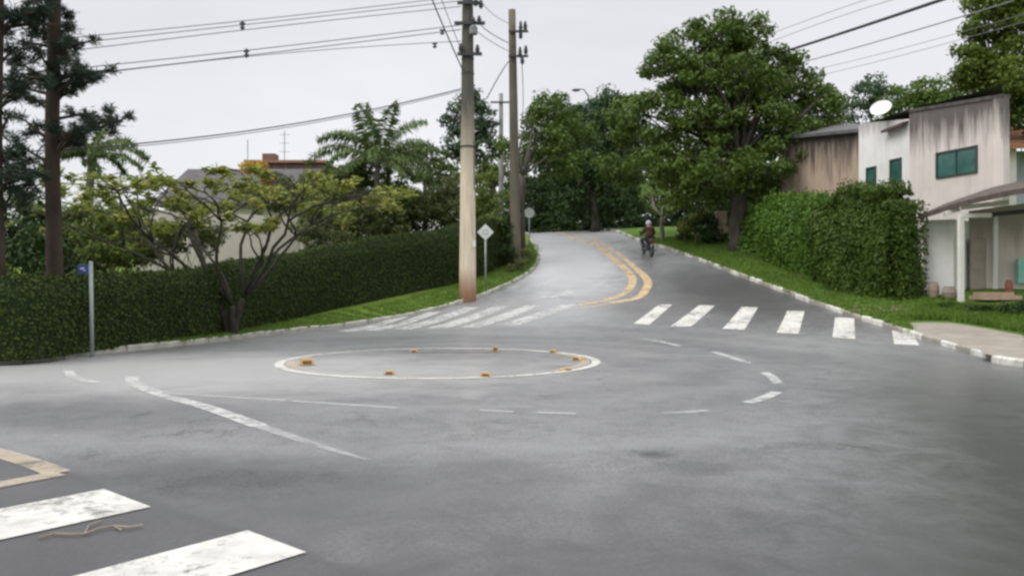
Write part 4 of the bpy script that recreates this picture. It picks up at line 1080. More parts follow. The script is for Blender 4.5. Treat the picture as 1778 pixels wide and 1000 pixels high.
W("middle wire sagging between the tall pole and the second pole", [(832, 38, D1 - .3), (852, 58, 35.5), (893, 80, D2)], .022, CABLE2)
W("lower wire sagging between the tall pole and the second pole", [(826, 52, D1 - .3), (852, 72, 35.5), (893, 95, D2)], .016, CABLE2)
W("dark diagonal cable falling left from the second pole", [(891, 104, D2), (868, 130, 37), (845, 172, 36)], .026)
W("thin wire from the second pole dropping behind the roadside tree", [(906, 105, D2), (908, 150, 42), (905, 200, 50)], .02, CABLE2)
# spacers clamped on the wire bundles
for px, py, lb in ((421, 45, "small dark spacer clamped on the high wire bundle"), (428, 93, "small dark spacer clamped on the second wire bundle"), (193 + 562, 79, "dark dead end clamp left of the tall pole"), (768, 56, "dark clamp where the second bundle meets the stay cable")):
    x, y, z = P(px, py, 29 if px < 700 else 31.3); mb = MB()
    mb.box((0, 0, 0), (.045, .04, .16 if px < 700 else .06), rz=.2)
    mb.tube([(-.10, 0, .07), (.10, 0, .08)], .04, 8); mb.tube([(-.08, 0, -.08), (.08, 0, -.07)], .04, 8)
    o = mb.build("wire_spacer", IRON, loc=(x, y, z)); tag(o, lb, 'spacer')

# street lamp at the top of the hill
lb_ = wb(1012, 58); rootl = empty("street_lamp", lb_, "distant street lamp reaching over the treetops beyond the bend", 'street lamp')
tp = Vector(P(1022, 168, 58)); mb = MB(); mb.tube([(lb_[0], lb_[1], lb_[2] - .2), tuple(tp)], [.06, .04], 8)
mb.tube([tuple(tp), P(1014, 156, 58), P(1004, 155, 58)], [.05, .04, .035], 6)
wparent(mb.build("post", IRON, smooth=True), rootl)
mb = MB(); c = P(1000, 157, 58); mb.ball(c, .2, 10, sc=(1.6, .7, .55)); wparent(mb.build("lamp_head", IRON, smooth=True), rootl)

# ------------------------------------------------------------------ signs
def diamond_sign(label, base, topz, half, cat='road sign', name="road_sign", face=None, shape='diamond', rz=0):
    root = empty(name, base, label, cat, rz=rz)
    H = topz - base[2]
    mb = MB(); mb.tube([(0, 0, -.1), (0, 0, H - half * .6)], .038, 10); mb.build("post", GALV, root, smooth=True)
    mb = MB(); zc = H - half
    n = 4 if shape == 'diamond' else 24
    def ring(r, y): return [(r * math.cos(2 * math.pi * k / n + (0 if n == 4 else 0)), y, zc + r * math.sin(2 * math.pi * k / n)) for k in range(n)]
    a = ring(half, -.045); b = ring(half, -.039)
    mb.add(a + b, [tuple(range(n)), tuple(range(2 * n - 1, n - 1, -1))] + [(k, n + k, n + (k + 1) % n, (k + 1) % n) for k in range(n)])
    pl = mb.build("panel", face, root)
    return root, zc, pl
SIGNF = mat_rough("weathered sign face", (.50, .56, .53), (.66, .70, .67), 6, .45, .05)
sb = gb(843, 500)
r_, zc, pl = diamond_sign("pale diamond road sign on a thin post just right of the tall pole", sb, P(0, 389, sb[1])[2], .36, face=SIGNF)
mb = MB(); # faint faded pictogram: a grey ring-like mark and bar
for k in range(20):
    a0 = 2 * math.pi * k / 20; a1 = 2 * math.pi * (k + 1) / 20
    mb.add([(.09 * math.cos(a0), -.049, zc + .09 * math.sin(a0)), (.13 * math.cos(a0), -.049, zc + .13 * math.sin(a0)), (.13 * math.cos(a1), -.049, zc + .13 * math.sin(a1)), (.09 * math.cos(a1), -.049, zc + .09 * math.sin(a1))], [(0, 1, 2, 3)])
mark = mb.build("faded_mark", mat_rough("faded sign mark", (.28, .33, .31), (.36, .40, .38), 5, .5, 0), pl)
s2 = gb(919, 424)
diamond_sign("small pale round sign on a thin post at the far left kerb near the crest", s2, P(0, 361, s2[1])[2], .32, face=SIGNF, shape='round')

nb = gb(160, 611)
rootn = empty("street_name_post", nb, "grey green post with a small blue street name plate in front of the clipped hedge", 'street sign')
mb = MB(); Hn = P(0, 457, nb[1])[2] - nb[2]; mb.tube([(0, 0, -.1), (-.03, 0, Hn)], .042, 12); mb.ball((-.03, 0, Hn), .046, 10)
mb.build("post", mat_rough("grey green post paint", (.23, .28, .25), (.32, .37, .34), 4, .5, .1), rootn, smooth=True)
mb = MB(); mb.box((-.17, -.02, Hn - .13), (.13, .008, .10), rz=0); np_ = mb.build("name_plate", mat_rough("blue enamel", (.035, .06, .20), (.06, .09, .27), 5, .4, .05), rootn)
mb = MB(); mb.box((-.20, -.031, Hn - .115), (.045, .002, .018)); mb.box((-.15, -.031, Hn - .16), (.03, .002, .008)); mb.build("plate_lettering", mat_rough("faded white lettering", (.5, .53, .6), (.62, .64, .7), 4, .5, 0), np_)

# raised yellow road studs of the roundabout
YST = mat_rough("yellow stud", (.34, .23, .09), (.56, .41, .20), 7, .55, .1)
def stud(label, px, py, w, l, h, rz, mat=YST):
    x, y = G(px, py); root = empty("road_stud", (x, y, Tf(x, y) + .005), label, 'road stud', 'raised yellow studs round the painted roundabout', rz)
    w *= .8; l *= .85; h *= .72; mb = MB(); b_ = [(-w, -l), (w, -l), (w, l), (-w, l)]
    vs = [(a, c, 0) for a, c in b_] + [(a * .72, c * .72, h) for a, c in b_]
    mb.add(vs, [(3, 2, 1, 0), (4, 5, 6, 7), (0, 1, 5, 4), (1, 2, 6, 5), (2, 3, 7, 6), (3, 0, 4, 7)])
    mb.build("body", mat, root, bevel=.008)
    mb = MB()
    mb.box((0, -l * .93, h * .5), (w * .55, .012, h * .22)); mb.build("reflector", mat_rough("dark reflector", (.12, .05, .02), (.2, .08, .03), 3, .25, 0), root)
for lb, px, py, w, l, h, rz in (("largest yellow stud, at the left end of the painted ring", 533, 634, .19, .13, .17, .3), ("low worn stud on the near left curve of the ring", 676, 650, .12, .09, .09, .1),
        ("stud on the near side of the ring facing the camera", 843, 654, .13, .09, .10, 0), ("upright looking stud on the far side of the ring, middle one", 860, 610, .10, .08, .16, 0),
        ("small dark yellow stud on the far side of the ring, right of the middle one", 960, 612, .11, .09, .09, -.3), ("stud with yellow paint round it inside the right end of the ring", 1005, 625, .16, .12, .10, -.8),
        ("faint stud on the far left curve of the ring", 718, 611, .12, .09, .08, .2), ("low orange stud on the near right curve of the ring", 982, 643, .13, .1, .06, .6)):
    stud(lb, px, py, w, l, h, rz)

# ------------------------------------------------------------------ house behind the left hedge
HD = 44.0; hs = HD / F
SLATE = mat_rough("dark slate roof", (.062, .058, .062), (.105, .098, .10), 3, .8, .5, 10)
hz = Tf((400 - 889) * hs, HD)
rooth = empty("house", ((400 - 889) * hs, HD, hz), "low house behind the left hedge with dark slate roof and pale walls", 'house')
x0, x1 = (262 - 889) * hs, (590 - 889) * hs
ze, zr = P(0, 352, HD)[2], P(0, 292, HD + 3.2)[2]
mb = MB()
mb.quadbox([(x0 + .5, HD + .6, hz - .6), (x1 - .5, HD + .6, hz - .6), (x1 - .5, HD + 6.6, hz - .6), (x0 + .5, HD + 6.6, hz - .6)], ze - hz + .6)
wparent(mb.build("wall", FLAT_W), rooth)
mb = MB()
ov = [(x0, HD, ze), (x1, HD, ze), (x1, HD + 7.2, ze), (x0, HD + 7.2, ze), (x0 + .6, HD + 3.6, zr), (x1 - 2.0, HD + 3.6, zr)]
mb.add(ov + [(a, b, c - .16) for a, b, c in ov[:4]], [(0, 1, 5, 4), (1, 2, 5), (2, 3, 4, 5), (3, 0, 4), (6, 7, 1, 0), (7, 8, 2, 1), (8, 9, 3, 2), (9, 6, 0, 3), (9, 8, 7, 6)])
rf = wparent(mb.build("roof", SLATE), rooth)
for px in (330, 420, 505):
    fr = MB(); cx = (px - 889) * hs; fr.box((cx, HD + .57, ze - 1.5), (.75, .05, .6)); f_ = wparent(fr.build("window", mat_rough("white frame", (.6, .6, .58), (.7, .7, .68), 4, .5, .05)), rooth)
    pn = MB(); pn.box((cx, HD + .50, ze - 1.5), (.65, .02, .5)); wp = pn.build("pane", mat_rough("dark glass", (.03, .04, .045), (.05, .06, .065), 2, .12, 0, spec=.8)); wp.parent = f_; wp.matrix_parent_inverse = f_.matrix_basis.inverted() if False else Matrix.Identity(4)
# upper volume at the back
H2 = 54.0; h2 = H2 / F
rootu = empty("brick_annex", ((495 - 889) * h2, H2, Tf(-15, H2)), "reddish brown upper storey with flat parapet and two antennas behind the slate roof", 'house')
mb = MB(); xa, xb = (428 - 889) * h2, (562 - 889) * h2
zt = P(0, 283, H2)[2]; mb.quadbox([(xa, H2, 3), (xb, H2, 3), (xb, H2 + 5, 3), (xa, H2 + 5, 3)], zt - 3)
wparent(mb.build("wall", mat_plaster("brown stained brick", (.24, .13, .095), (.05, .04, .04), zt, 1.6)), rootu)
mb = MB(); mb.quadbox([(xa - .15, H2 - .15, zt), (xb + .15, H2 - .15, zt), (xb + .15, H2 + 5.1, zt), (xa - .15, H2 + 5.1, zt)], .18)
wparent(mb.build("parapet_cap", mat_rough("terracotta cap", (.24, .12, .08), (.36, .19, .12), 3, .85, .3)), rootu)
mb = MB(); cx = (462 - 889) * h2; mb.box((cx, H2 + 1, zt + .45), (.45, .45, .30)); wparent(mb.build("water_tank", mat_rough("rust brown tank", (.14, .08, .06), (.2, .11, .08), 3, .8, .2)), rootu)
for px, pt_, br in ((430, 243, 0), (494, 228, 3)):
    mb = MB(); x, y, z = P(px, pt_, H2 + .5); mb.tube([(x, y, zt + .1), (x, y, z)], .035, 6)
    for k in range(br): mb.tube([(x - .35, y, z - .25 - k * .6), (x + .35, y, z - .25 - k * .6)], .02, 5)
    wparent(mb.build("antenna", GALV), rootu)
# pale garden wall seen through the candelabra tree
gwm = mat_rough("cream wall", (.50, .47, .40), (.62, .59, .51), 1.2, .9, .2)
mb = MB(); g0, g1 = P(235, 500, 34), P(520, 500, 37)
mb.add([(g0[0], g0[1], 0), (g1[0], g1[1], 0), (g1[0], g1[1], P(0, 378, 37)[2]), (g0[0], g0[1], P(0, 362, 34)[2]), (g0[0] - .05, g0[1] + .25, 0), (g1[0] - .05, g1[1] + .25, 0), (g1[0] - .05, g1[1] + .25, P(0, 378, 37)[2]), (g0[0] - .05, g0[1] + .25, P(0, 362, 34)[2])],
       [(0, 1, 2, 3), (7, 6, 5, 4), (3, 2, 6, 7), (1, 5, 6, 2), (4, 0, 3, 7)])
o = mb.build("garden_wall", gwm); tag(o, "cream garden wall seen through the branches of the low spreading tree", 'wall')

# ------------------------------------------------------------------ house on the right
GREENGL = mat_rough("green tinted glass", (.02, .075, .065), (.05, .16, .13), 2.2, .12, 0, spec=.9)
FRAMEG = mat_rough("dark green window frame", (.03, .05, .045), (.05, .075, .065), 4, .5, .05)
A_ = np.array(P(1500, 500, 33.6))[:2]; B_ = np.array(P(1579, 500, 31.0))[:2]; C_ = np.array(P(1742, 500, 27.2))[:2]
zT = P(0, 196, 31.0)[2]; zTc = P(0, 170, 27.2)[2]; zTa = P(0, 214, 33.6)[2]
g_ = 0.6
rootR = empty("stained_house", (float(B_[0]), float(B_[1]), Tf(B_[0], B_[1])), "two storey house with black streaked pinkish plaster and a white wing, behind the right hedge", 'house')
def wallprism(mb, p, q, z0, z1a, z1b, th=.25, mi=0):
    p = np.array(p); q = np.array(q); d = (q - p) / np.linalg.norm(q - p); n = np.array((-d[1], d[0])) * th
    if n[1] < 0: n = -n
    mb.add([(*p, z0), (*q, z0), (*q, z1b), (*p, z1a), (*(p + n), z0), (*(q + n), z0), (*(q + n), z1b), (*(p + n), z1a)],
           [(0, 1, 2, 3), (7, 6, 5, 4), (3, 2, 6, 7), (1, 5, 6, 2), (4, 0, 3, 7), (0, 4, 5, 1)], mi)
STAIN_P = mat_plaster("streaked pink plaster", (.69, .625, .585), (.10, .085, .08), zTc, 2.0, .95, 3.4)
STAIN_W = mat_plaster("white wing plaster", (.80, .79, .77), (.25, .21, .19), zTa, .9, .6, 2.4)
STAIN_B = mat_plaster("brown streaked wall plaster", (.46, .35, .27), (.05, .042, .038), P(0, 232, 36)[2], 2.8, .95, 2.4)
mb = MB(); wallprism(mb, B_, C_, g_, zT, zTc, .3); 
dBC = (C_ - B_) / np.linalg.norm(C_ - B_); nBC = np.array((-dBC[1], dBC[0])); nBC = nBC if nBC[1] > 0 else -nBC
wallprism(mb, C_, C_ + np.array((.52, .85)) * 6 , g_, zTc, zTc, .3)
wparent(mb.build("front_wall", STAIN_P), rootR)
mb = MB(); wallprism(mb, A_, B_ - dBC * 0.0, g_, zTa, zT - .25, .3); wallprism(mb, A_, A_ + nBC * 4, g_, zTa, zTa, .3)
wparent(mb.build("white_wing_wall", STAIN_W), rootR)
# flat slab behind parapet and dark eave of the wing
mb = MB(); e0 = A_ * .45 + B_ * .55
dAB = (B_ - A_) / np.linalg.norm(B_ - A_); out = np.array((dAB[1], -dAB[0])); out = out if out[1] < 0 else -out
zz = zT - .15
mb.add([(*(e0 + out * .35), zz - .35), (*(B_ + out * .35), zz - .25), (*(B_ + nBC * 2.5), zz + .55), (*(e0 + nBC * 2.5), zz + .45),
        (*(e0 + out * .35), zz - .47), (*(B_ + out * .35), zz - .37), (*(B_ + nBC * 2.5), zz + .43), (*(e0 + nBC * 2.5), zz + .33)],
       [(0, 1, 2, 3), (7, 6, 5, 4), (4, 5, 1, 0), (5, 6, 2, 1), (6, 7, 3, 2), (7, 4, 0, 3)])
wparent(mb.build("wing_roof", mat_rough("dark maroon roof", (.06, .04, .04), (.12, .08, .075), 3, .8, .3)), rootR)
mb = MB(); 
mb.add([(*A_, zTa - .02), (*B_, zTa - .02), (*(C_), zTa - .02), (*(C_ + np.array((.5, .86)) * 6), zTa - .02), (*(A_ + nBC * 4), zTa - .02)], [(0, 1, 2, 3, 4)])
wparent(mb.build("roof_slab", mat_rough("dark slab", (.05, .05, .045), (.08, .08, .07), 3, .9, .2)), rootR)
mb = MB(); # parapet capping, blackened
wallprism(mb, B_ - nBC * .04, C_ - nBC * .04, zT, zT + .12, zTc + .12, .38)
mb2 = MB(); mb2.add([(*(B_ - nBC * .05), zT), (*(C_ - nBC * .05), zTc), (*(C_ - nBC * .05), zTc + .13), (*(B_ - nBC * .05), zT + .13), (*(B_ + nBC * .36), zT), (*(C_ + nBC * .36), zTc), (*(C_ + nBC * .36), zTc + .13), (*(B_ + nBC * .36), zT + .13)],
        [(0, 1, 2, 3), (7, 6, 5, 4), (3, 2, 6, 7), (1, 5, 6, 2), (4, 0, 3, 7), (0, 4, 5, 1)])
wparent(mb2.build("parapet_cap", mat_rough("blackened cap", (.05, .045, .04), (.13, .115, .1), 4, .9, .3)), rootR)
def on_wall(p, q, px):
    """point of wall line p-q seen at photo column px"""
    k = (px - 889) / F; p = np.array(p); q = np.array(q)
    t = (k * p[1] - p[0]) / ((q[0] - p[0]) - k * (q[1] - p[1])); return p + (q - p) * t
def window(root, p, q, pxa, pxb, pyt, pyb, name="window", frame=FRAMEG, glass=GREENGL, mull=0, outn=None):
    a = on_wall(p, q, pxa); b = on_wall(p, q, pxb)
    d = (b - a) / np.linalg.norm(b - a); n = np.array((d[1], -d[0])); n = n if n[1] < 0 else -n
    zt_ = CAMH + (500 - pyt) / F * a[1]; zb_ = CAMH + (500 - pyb) / F * a[1]
    fr = MB(); w = .07
    def slab(mb, u0, u1, z0, z1, o0, o1):
        c = [a + d * u0 + n * o1, a + d * u1 + n * o1, a + d * u1 + n * o0, a + d * u0 + n * o0]
        mb.quadbox([(*k, z0) for k in c], z1 - z0)
    L_ = np.linalg.norm(b - a)
    slab(fr, 0, L_, zt_ - w, zt_, .0, .06); slab(fr, 0, L_, zb_, zb_ + w, .0, .06)
    slab(fr, 0, w, zb_ + w, zt_ - w, .0, .06); slab(fr, L_ - w, L_, zb_ + w, zt_ - w, .0, .06)
    for m_ in range(mull): u = L_ * (m_ + 1) / (mull + 1); slab(fr, u - .025, u + .025, zb_ + w, zt_ - w, .012, .055)
    f = wparent(fr.build(name, frame), root)
    g = MB(); slab(g, w, L_ - w, zb_ + w, zt_ - w, .002, .012); go = g.build("pane", glass); go.parent = f; go.matrix_parent_inverse = (Matrix.LocRotScale(root.location, root.rotation_euler, None)).inverted() @ Matrix.Identity(4) if False else Matrix.Identity(4)
    return f
window(rootR, B_, C_, 1626, 1698, 266, 311, mull=1)
window(rootR, A_, B_, 1546, 1566, 278, 321)
window(rootR, A_, B_, 1505, 1522, 292, 346)
# dish
dsp = P(1530, 190, 32.0)
rootd = empty("satellite_dish", (dsp[0], dsp[1], zTa), "white tilted satellite dish on the roof corner of the stained house", 'satellite dish')
mb = MB(); n = 20; rows = 6; R_ = .42
for i in range(rows + 1):
    r = R_ * i / rows
    for k in range(n): mb.v.append((r * math.cos(2 * math.pi * k / n) * 1.0, r * math.sin(2 * math.pi * k / n), .55 * r * r))
for i in range(rows):
    for k in range(n):
        a = i * n + k; b = i * n + (k + 1) % n; mb.f.append((a, b, b + n, a + n)); mb.m.append(0)
d_ = mb.build("dish", mat_rough("white dish paint", (.66, .68, .68), (.78, .79, .79), 3, .4, 0), smooth=True)
d_.parent = rootd; d_.location = (0, 0, dsp[2] - zTa); d_.rotation_euler = Vector((-.52, -.62, .58)).to_track_quat('Z', 'Y').to_euler()
mb = MB(); mb.tube([(0, 0.05, 0), (0, .05, dsp[2] - zTa)], .03, 8); mb.build("mast", GALV, rootd)
# brown streaked wall behind the big tree
mb = MB(); q0 = np.array(P(1352, 500, 39))[:2]; q1 = np.array(P(1497, 500, 34.2))[:2]
wallprism(mb, q0, q1, 1.5, P(0, 240, 39)[2], P(0, 226, 34.2)[2], .3)
rb = empty("side_building", (float(q0[0]), float(q0[1]), Tf(*q0)), "brown building with dark vertical streaks and grey roof edge between big tree and white wing", 'building')
wparent(mb.build("wall", STAIN_B), rb)
mb = MB(); za, zb = P(0, 240, 39)[2], P(0, 226, 34.2)[2]; nn_ = np.array((.35, .93))
mb.add([(*(q0 - nn_ * .4), za), (*(q1 - nn_ * .4), zb), (*(q1 + nn_ * 4), zb + 1.1), (*(q0 + nn_ * 4), za + 1.1), (*(q0 - nn_ * .4), za - .15), (*(q1 - nn_ * .4), zb - .15), (*(q1 + nn_ * 4), zb + .95), (*(q0 + nn_ * 4), za + .95)],
       [(0, 1, 2, 3), (7, 6, 5, 4), (4, 5, 1, 0), (5, 6, 2, 1), (7, 4, 0, 3)])
wparent(mb.build("roof", mat_rough("grey fibre roof", (.07, .07, .07), (.13, .13, .13), 3, .8, .3)), rb)

# carport and its walls
BACKW = mat_plaster("carport wall plaster", (.62, .56, .51), (.14, .12, .10), 3.7, 1.2, .5, 2.2)  # browner than the side wall, darker towards its top
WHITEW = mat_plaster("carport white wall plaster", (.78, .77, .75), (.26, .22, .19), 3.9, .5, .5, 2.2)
w0 = np.array(P(1604, 500, 25.8))[:2]; w1 = np.array(P(1656, 500, 25.4))[:2]; w2 = np.array(P(1682, 500, 26.2))[:2]; w3 = np.array(P(1800, 500, 25.2))[:2]
rc = empty("carport", (float(w1[0]), float(w1[1]), Tf(*w1)), "lean-to carport with a curved brown roof edge and a slim white post at the right", 'carport')
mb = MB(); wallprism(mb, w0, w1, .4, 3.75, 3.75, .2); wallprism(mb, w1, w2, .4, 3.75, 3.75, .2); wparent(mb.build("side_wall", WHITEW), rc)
mb = MB(); wallprism(mb, w2, w3, .4, 4.1, 4.3, .2); wparent(mb.build("back_wall", BACKW), rc)
mb = MB(); a = on_wall(w2, w3, 1726); b = on_wall(w2, w3, 1732); mb.box((a[0], a[1] - .06, 2.2), (.07, .05, 1.7)); wparent(mb.build("pilaster", WHITEW), rc)
mb = MB(); a = on_wall(w2, w3, 1705); mb.box((a[0], a[1] - .035, 2.05), (.42, .03, 1.1)); dr = wparent(mb.build("door", mat_rough("dull brown door", (.30, .25, .21), (.40, .35, .30), 3, .7, .1)), rc)
mb = MB(); mb.ball((a[0] + .33, a[1] - .10, 1.95), .045, 8); k_ = mb.build("handle", IRON, smooth=True); k_.parent = dr; k_.matrix_parent_inverse = Matrix.Identity(4)
pp = gb(1670, 531); mb = MB(); mb.box((pp[0] - .03, pp[1], (pp[2] - .1 + 3.72) / 2), (.075, .075, (3.72 - pp[2] + .1) / 2)); wparent(mb.build("post", mat_rough("white post paint", (.62, .60, .56), (.76, .74, .69), 3, .6, .1), bevel=.01), rc)
# roof: eave runs from the far left tip to the right edge, arched slightly
RFB = mat_rough("brown roof edge", (.05, .040, .034), (.11, .085, .068), 4, .8, .4); RFU = mat_rough("roof underside", (.09, .08, .07), (.14, .12, .10), 3, .9, .2)
ev = [P(1597, 373, 25.4), P(1625, 364, 24.8), P(1660, 352, 24.0), P(1700, 342, 23.0), P(1740, 333, 22.0), P(1790, 324, 21.0), P(1860, 312, 19.5)]
bk = [P(1612, 366, 27.4), P(1640, 354, 27.3), P(1680, 340, 27.1), P(1720, 326, 27.0), P(1765, 316, 26.9), P(1820, 305, 26.8), P(1900, 290, 26.5)]
mb = MB(); n = len(ev)
vs = [tuple(v) for v in ev] + [tuple(v) for v in bk] + [(x, y, z - .16) for x, y, z in ev] + [(x, y, z - .16) for x, y, z in bk]
fs = []
for i in range(n - 1):
    fs += [(i, i + 1, n + i + 1, n + i), (2 * n + i + 1, 2 * n + i, 3 * n + i, 3 * n + i + 1), (2 * n + i, 2 * n + i + 1, i + 1, i), (n + i, n + i + 1, 3 * n + i + 1, 3 * n + i)]
fs += [(0, n, 3 * n, 2 * n), (n - 1, 3 * n - 1, 4 * n - 1, 2 * n - 1)]
mb.add(vs, fs); wparent(mb.build("roof", RFB), rc)
for (a, b) in ((P(1640, 372, 24.3), P(1665, 363, 24.3)), (P(1668, 361, 24.0), P(1752, 351, 23.4)), (P(1665, 375, 24.0), P(1722, 374, 23.6))):
    mb = MB(); mb.tube([a, b], .09, 4); wparent(mb.build("beam", mat_rough("white beam paint", (.58, .55, .50), (.72, .69, .64), 3, .6, .1)), rc)
mb = MB(); mb.tube([P(1720, 373, 23.8), P(1800, 365, 23.0)], .08, 4); wparent(mb.build("beam", IRON), rc)
# brick step, small things at the carport
st = P(1728, 528, 24.2); mb = MB(); mb.box((0, 0, 0), (.62, .35, .07)); mb.box((.1, .25, .12), (.5, .25, .05))
o = mb.build("brick_step", mat_rough("orange brick", (.34, .24, .17), (.50, .37, .27), 6, .85, .4), loc=(st[0], st[1], Tf(st[0], st[1]) + HK + .06), bevel=.01); tag(o, "low orange brick step in front of the carport door", 'step')
def jar(name, label, cat, px, py, d, h, r, mat):
    x, y, z = P(px, py, d); z0 = Tf(x, y) + HK
    mb = MB(); mb.tube([(0, 0, 0), (0, 0, h * .5), (0, 0, h * .8), (0, 0, h * .95), (0, 0, h)], [r * .75, r, r * .9, r * .65, r * .75], 14)
    o = mb.build(name, mat, loc=(x, y, z0)); tag(o, label, cat); return o
jar("clay_pot", "dull brown pot against the foot of the white carport wall", 'pot', 1621, 512, 25.2, .48, .17, mat_rough("dull clay", (.26, .20, .16), (.36, .28, .22), 4, .85, .2))
jar("cement_pot", "squat greyish pot between the brown pot and the slim post", 'pot', 1648, 515, 24.9, .36, .22, mat_rough("pinkish cement", (.26, .21, .18), (.36, .30, .26), 4, .9, .2))
jar("clay_jar", "small reddish jar beside the step at the carport back wall", 'pot', 1752, 512, 24.8, .45, .12, mat_rough("red clay", (.24, .10, .07), (.34, .15, .10), 4, .8, .2))
tq = on_wall(w2, w3, 1776); mb = MB(); mb.box((tq[0], tq[1] - .07, 2.05), (.24, .06, .40)); 
o = mb.build("meter_cabinet", mat_rough("turquoise paint", (.18, .42, .36), (.27, .55, .47), 3, .5, .05), bevel=.01); tag(o, "turquoise cabinet on the carport wall at the right edge", 'cabinet')
# neighbour building with tiled roof at the right edge
nb0 = empty("tiled_house", (P(1790, 500, 30)[0], 30, Tf(20, 30)), "white house corner with an orange tiled roof at the right edge", 'house')
NW = FLAT_W; z0_, z1_ = 3.0, P(0, 256, 29)[2]
mb = MB(); mb.quadbox([(P(1752, 0, 29)[0], 29, z0_), (P(1765, 0, 29)[0], 29, z0_), (P(1765, 0, 29)[0], 29.3, z0_), (P(1752, 0, 29)[0], 29.3, z0_)], z1_ - z0_); wparent(mb.build("column", NW), nb0)
mb = MB(); mb.quadbox([(P(1764, 0, 29.8)[0], 29.8, z0_), (P(1990, 0, 29.8)[0], 29.8, z0_), (P(1990, 0, 29.8)[0], 33, z0_), (P(1764, 0, 29.8)[0], 33, z0_)], z1_ - z0_)
wparent(mb.build("wall", mat_rough("blue grey wall", (.34, .38, .42), (.45, .48, .52), 2, .9, .1)), nb0)
mb = MB(); xa = P(1744, 0, 28.7)[0]; xb = P(2000, 0, 28.7)[0]; zl = z1_ + .02; zh = P(0, 232, 30.5)[2] 
v_ = [(xa, 28.6, zl), (xb, 28.6, zl), (xb, 31.5, zh + .5), (xa, 31.5, zh + .5)]
mb.add(v_ + [(a, b, c - .14) for a, b, c in v_], [(0, 1, 2, 3), (7, 6, 5, 4), (4, 5, 1, 0), (5, 6, 2, 1), (7, 4, 0, 3), (6, 7, 3, 2)])
m, nt, b, o_ = newmat("terracotta tiles"); V = objvec(nt); wv = nd(nt, "ShaderNodeTexWave"); wv.inputs['Scale'].default_value = 3.2; wv.inputs['Distortion'].default_value = .4; nt.links.new(V, wv.inputs['Vector'])
nt.links.new(mixc(nt, ramp(nt, noise(nt, 4, 5, .6, V), .3, .7), (.36, .16, .09), (.52, .26, .15)), b.inputs['Base Color']); bump(nt, b, wv.outputs[0], .8, .06); b.inputs['Roughness'].default_value = .85
wparent(mb.build("roof", m), nb0)
# gate post under the big tree
gp = gb(1252, 420); mb = MB(); mb.box((0, 0, .75), (.26, .2, .85)); mb.box((0, 0, 1.63), (.31, .25, .05))
o = mb.build("gatepost", mat_rough("pinkish gate plaster", (.42, .33, .27), (.52, .42, .35), 3, .85, .2), loc=(gp[0], gp[1], gp[2]), bevel=.01); tag(o, "pale pinkish gatepost in the shade beside the big tree trunk", 'gatepost')
mb = MB(); a = resample_n([G(1560, 556, .14), G(1640, 556, .14), G(1710, 566, .14), G(1790, 580, .14)], 16); b = resample_n([G(1600, 533, .14), G(1650, 533, .14), G(1710, 536, .14), G(1800, 538, .14)], 16)
drape(mb, a, b, HK + .003, 0, 4); mb.build("weedy_ground", [SOIL])['kind'] = 'structure'
def weed_pts(rng, n):
    u = rng.uniform(0, 1, n) * 15; i = np.minimum(u.astype(int), 14); f = (u - i)[:, None]; v = rng.uniform(0, 1, n)[:, None] ** .8
    return (a[i] * (1 - f) + a[i + 1] * f) * (1 - v) + (b[i] * (1 - f) + b[i + 1] * f) * v
tag(tufts("weeds", LG, weed_pts, 5200, .2, 9), 'rough dark green weeds between the pavement and the carport', 'weeds', kind='stuff')
for px, py, sc_, lb in ((1700, 548, 1, "low dark plant in the weeds right of the slim carport post"), (1765, 552, 1.3, "low dark plant in the weeds at the right edge"), (1640, 541, .8, "low dark plant at the foot of the slim carport post, left of it")):
    q_ = gb(px, py); bush("low_shrub", lb, q_, [((q_[0], q_[1], q_[2] + .18 * sc_), (.42 * sc_, .35, .2 * sc_))], GREEN_D, clump=.14, per=30, leaf=(.11, .06), seed=px, tr=.02, fh=.08, group='low plants before the carport')
# fallen twig between the near crossing bars
tw = G(160, 925); mb = MB(); tr_ = random.Random(4)
pts = [(-.28 + .08 * i, .05 * math.sin(i * 1.7) , .012) for i in range(8)]; mb.tube(pts, .007, 5); mb.tube([pts[3], (-.02, .12, .012), (.05, .2, .014)], .005, 5); mb.tube([pts[5], (.16, -.08, .012)], .004, 5)
o = mb.build("fallen_twig", mat_rough("dry twig", (.22, .17, .13), (.3, .24, .18), 5, .9, .1), loc=(tw[0], tw[1], Tf(*tw) + .004)); o.rotation_euler = (0, 0, .5); tag(o, "dry pale twig lying between the two near crossing bars", 'twig')

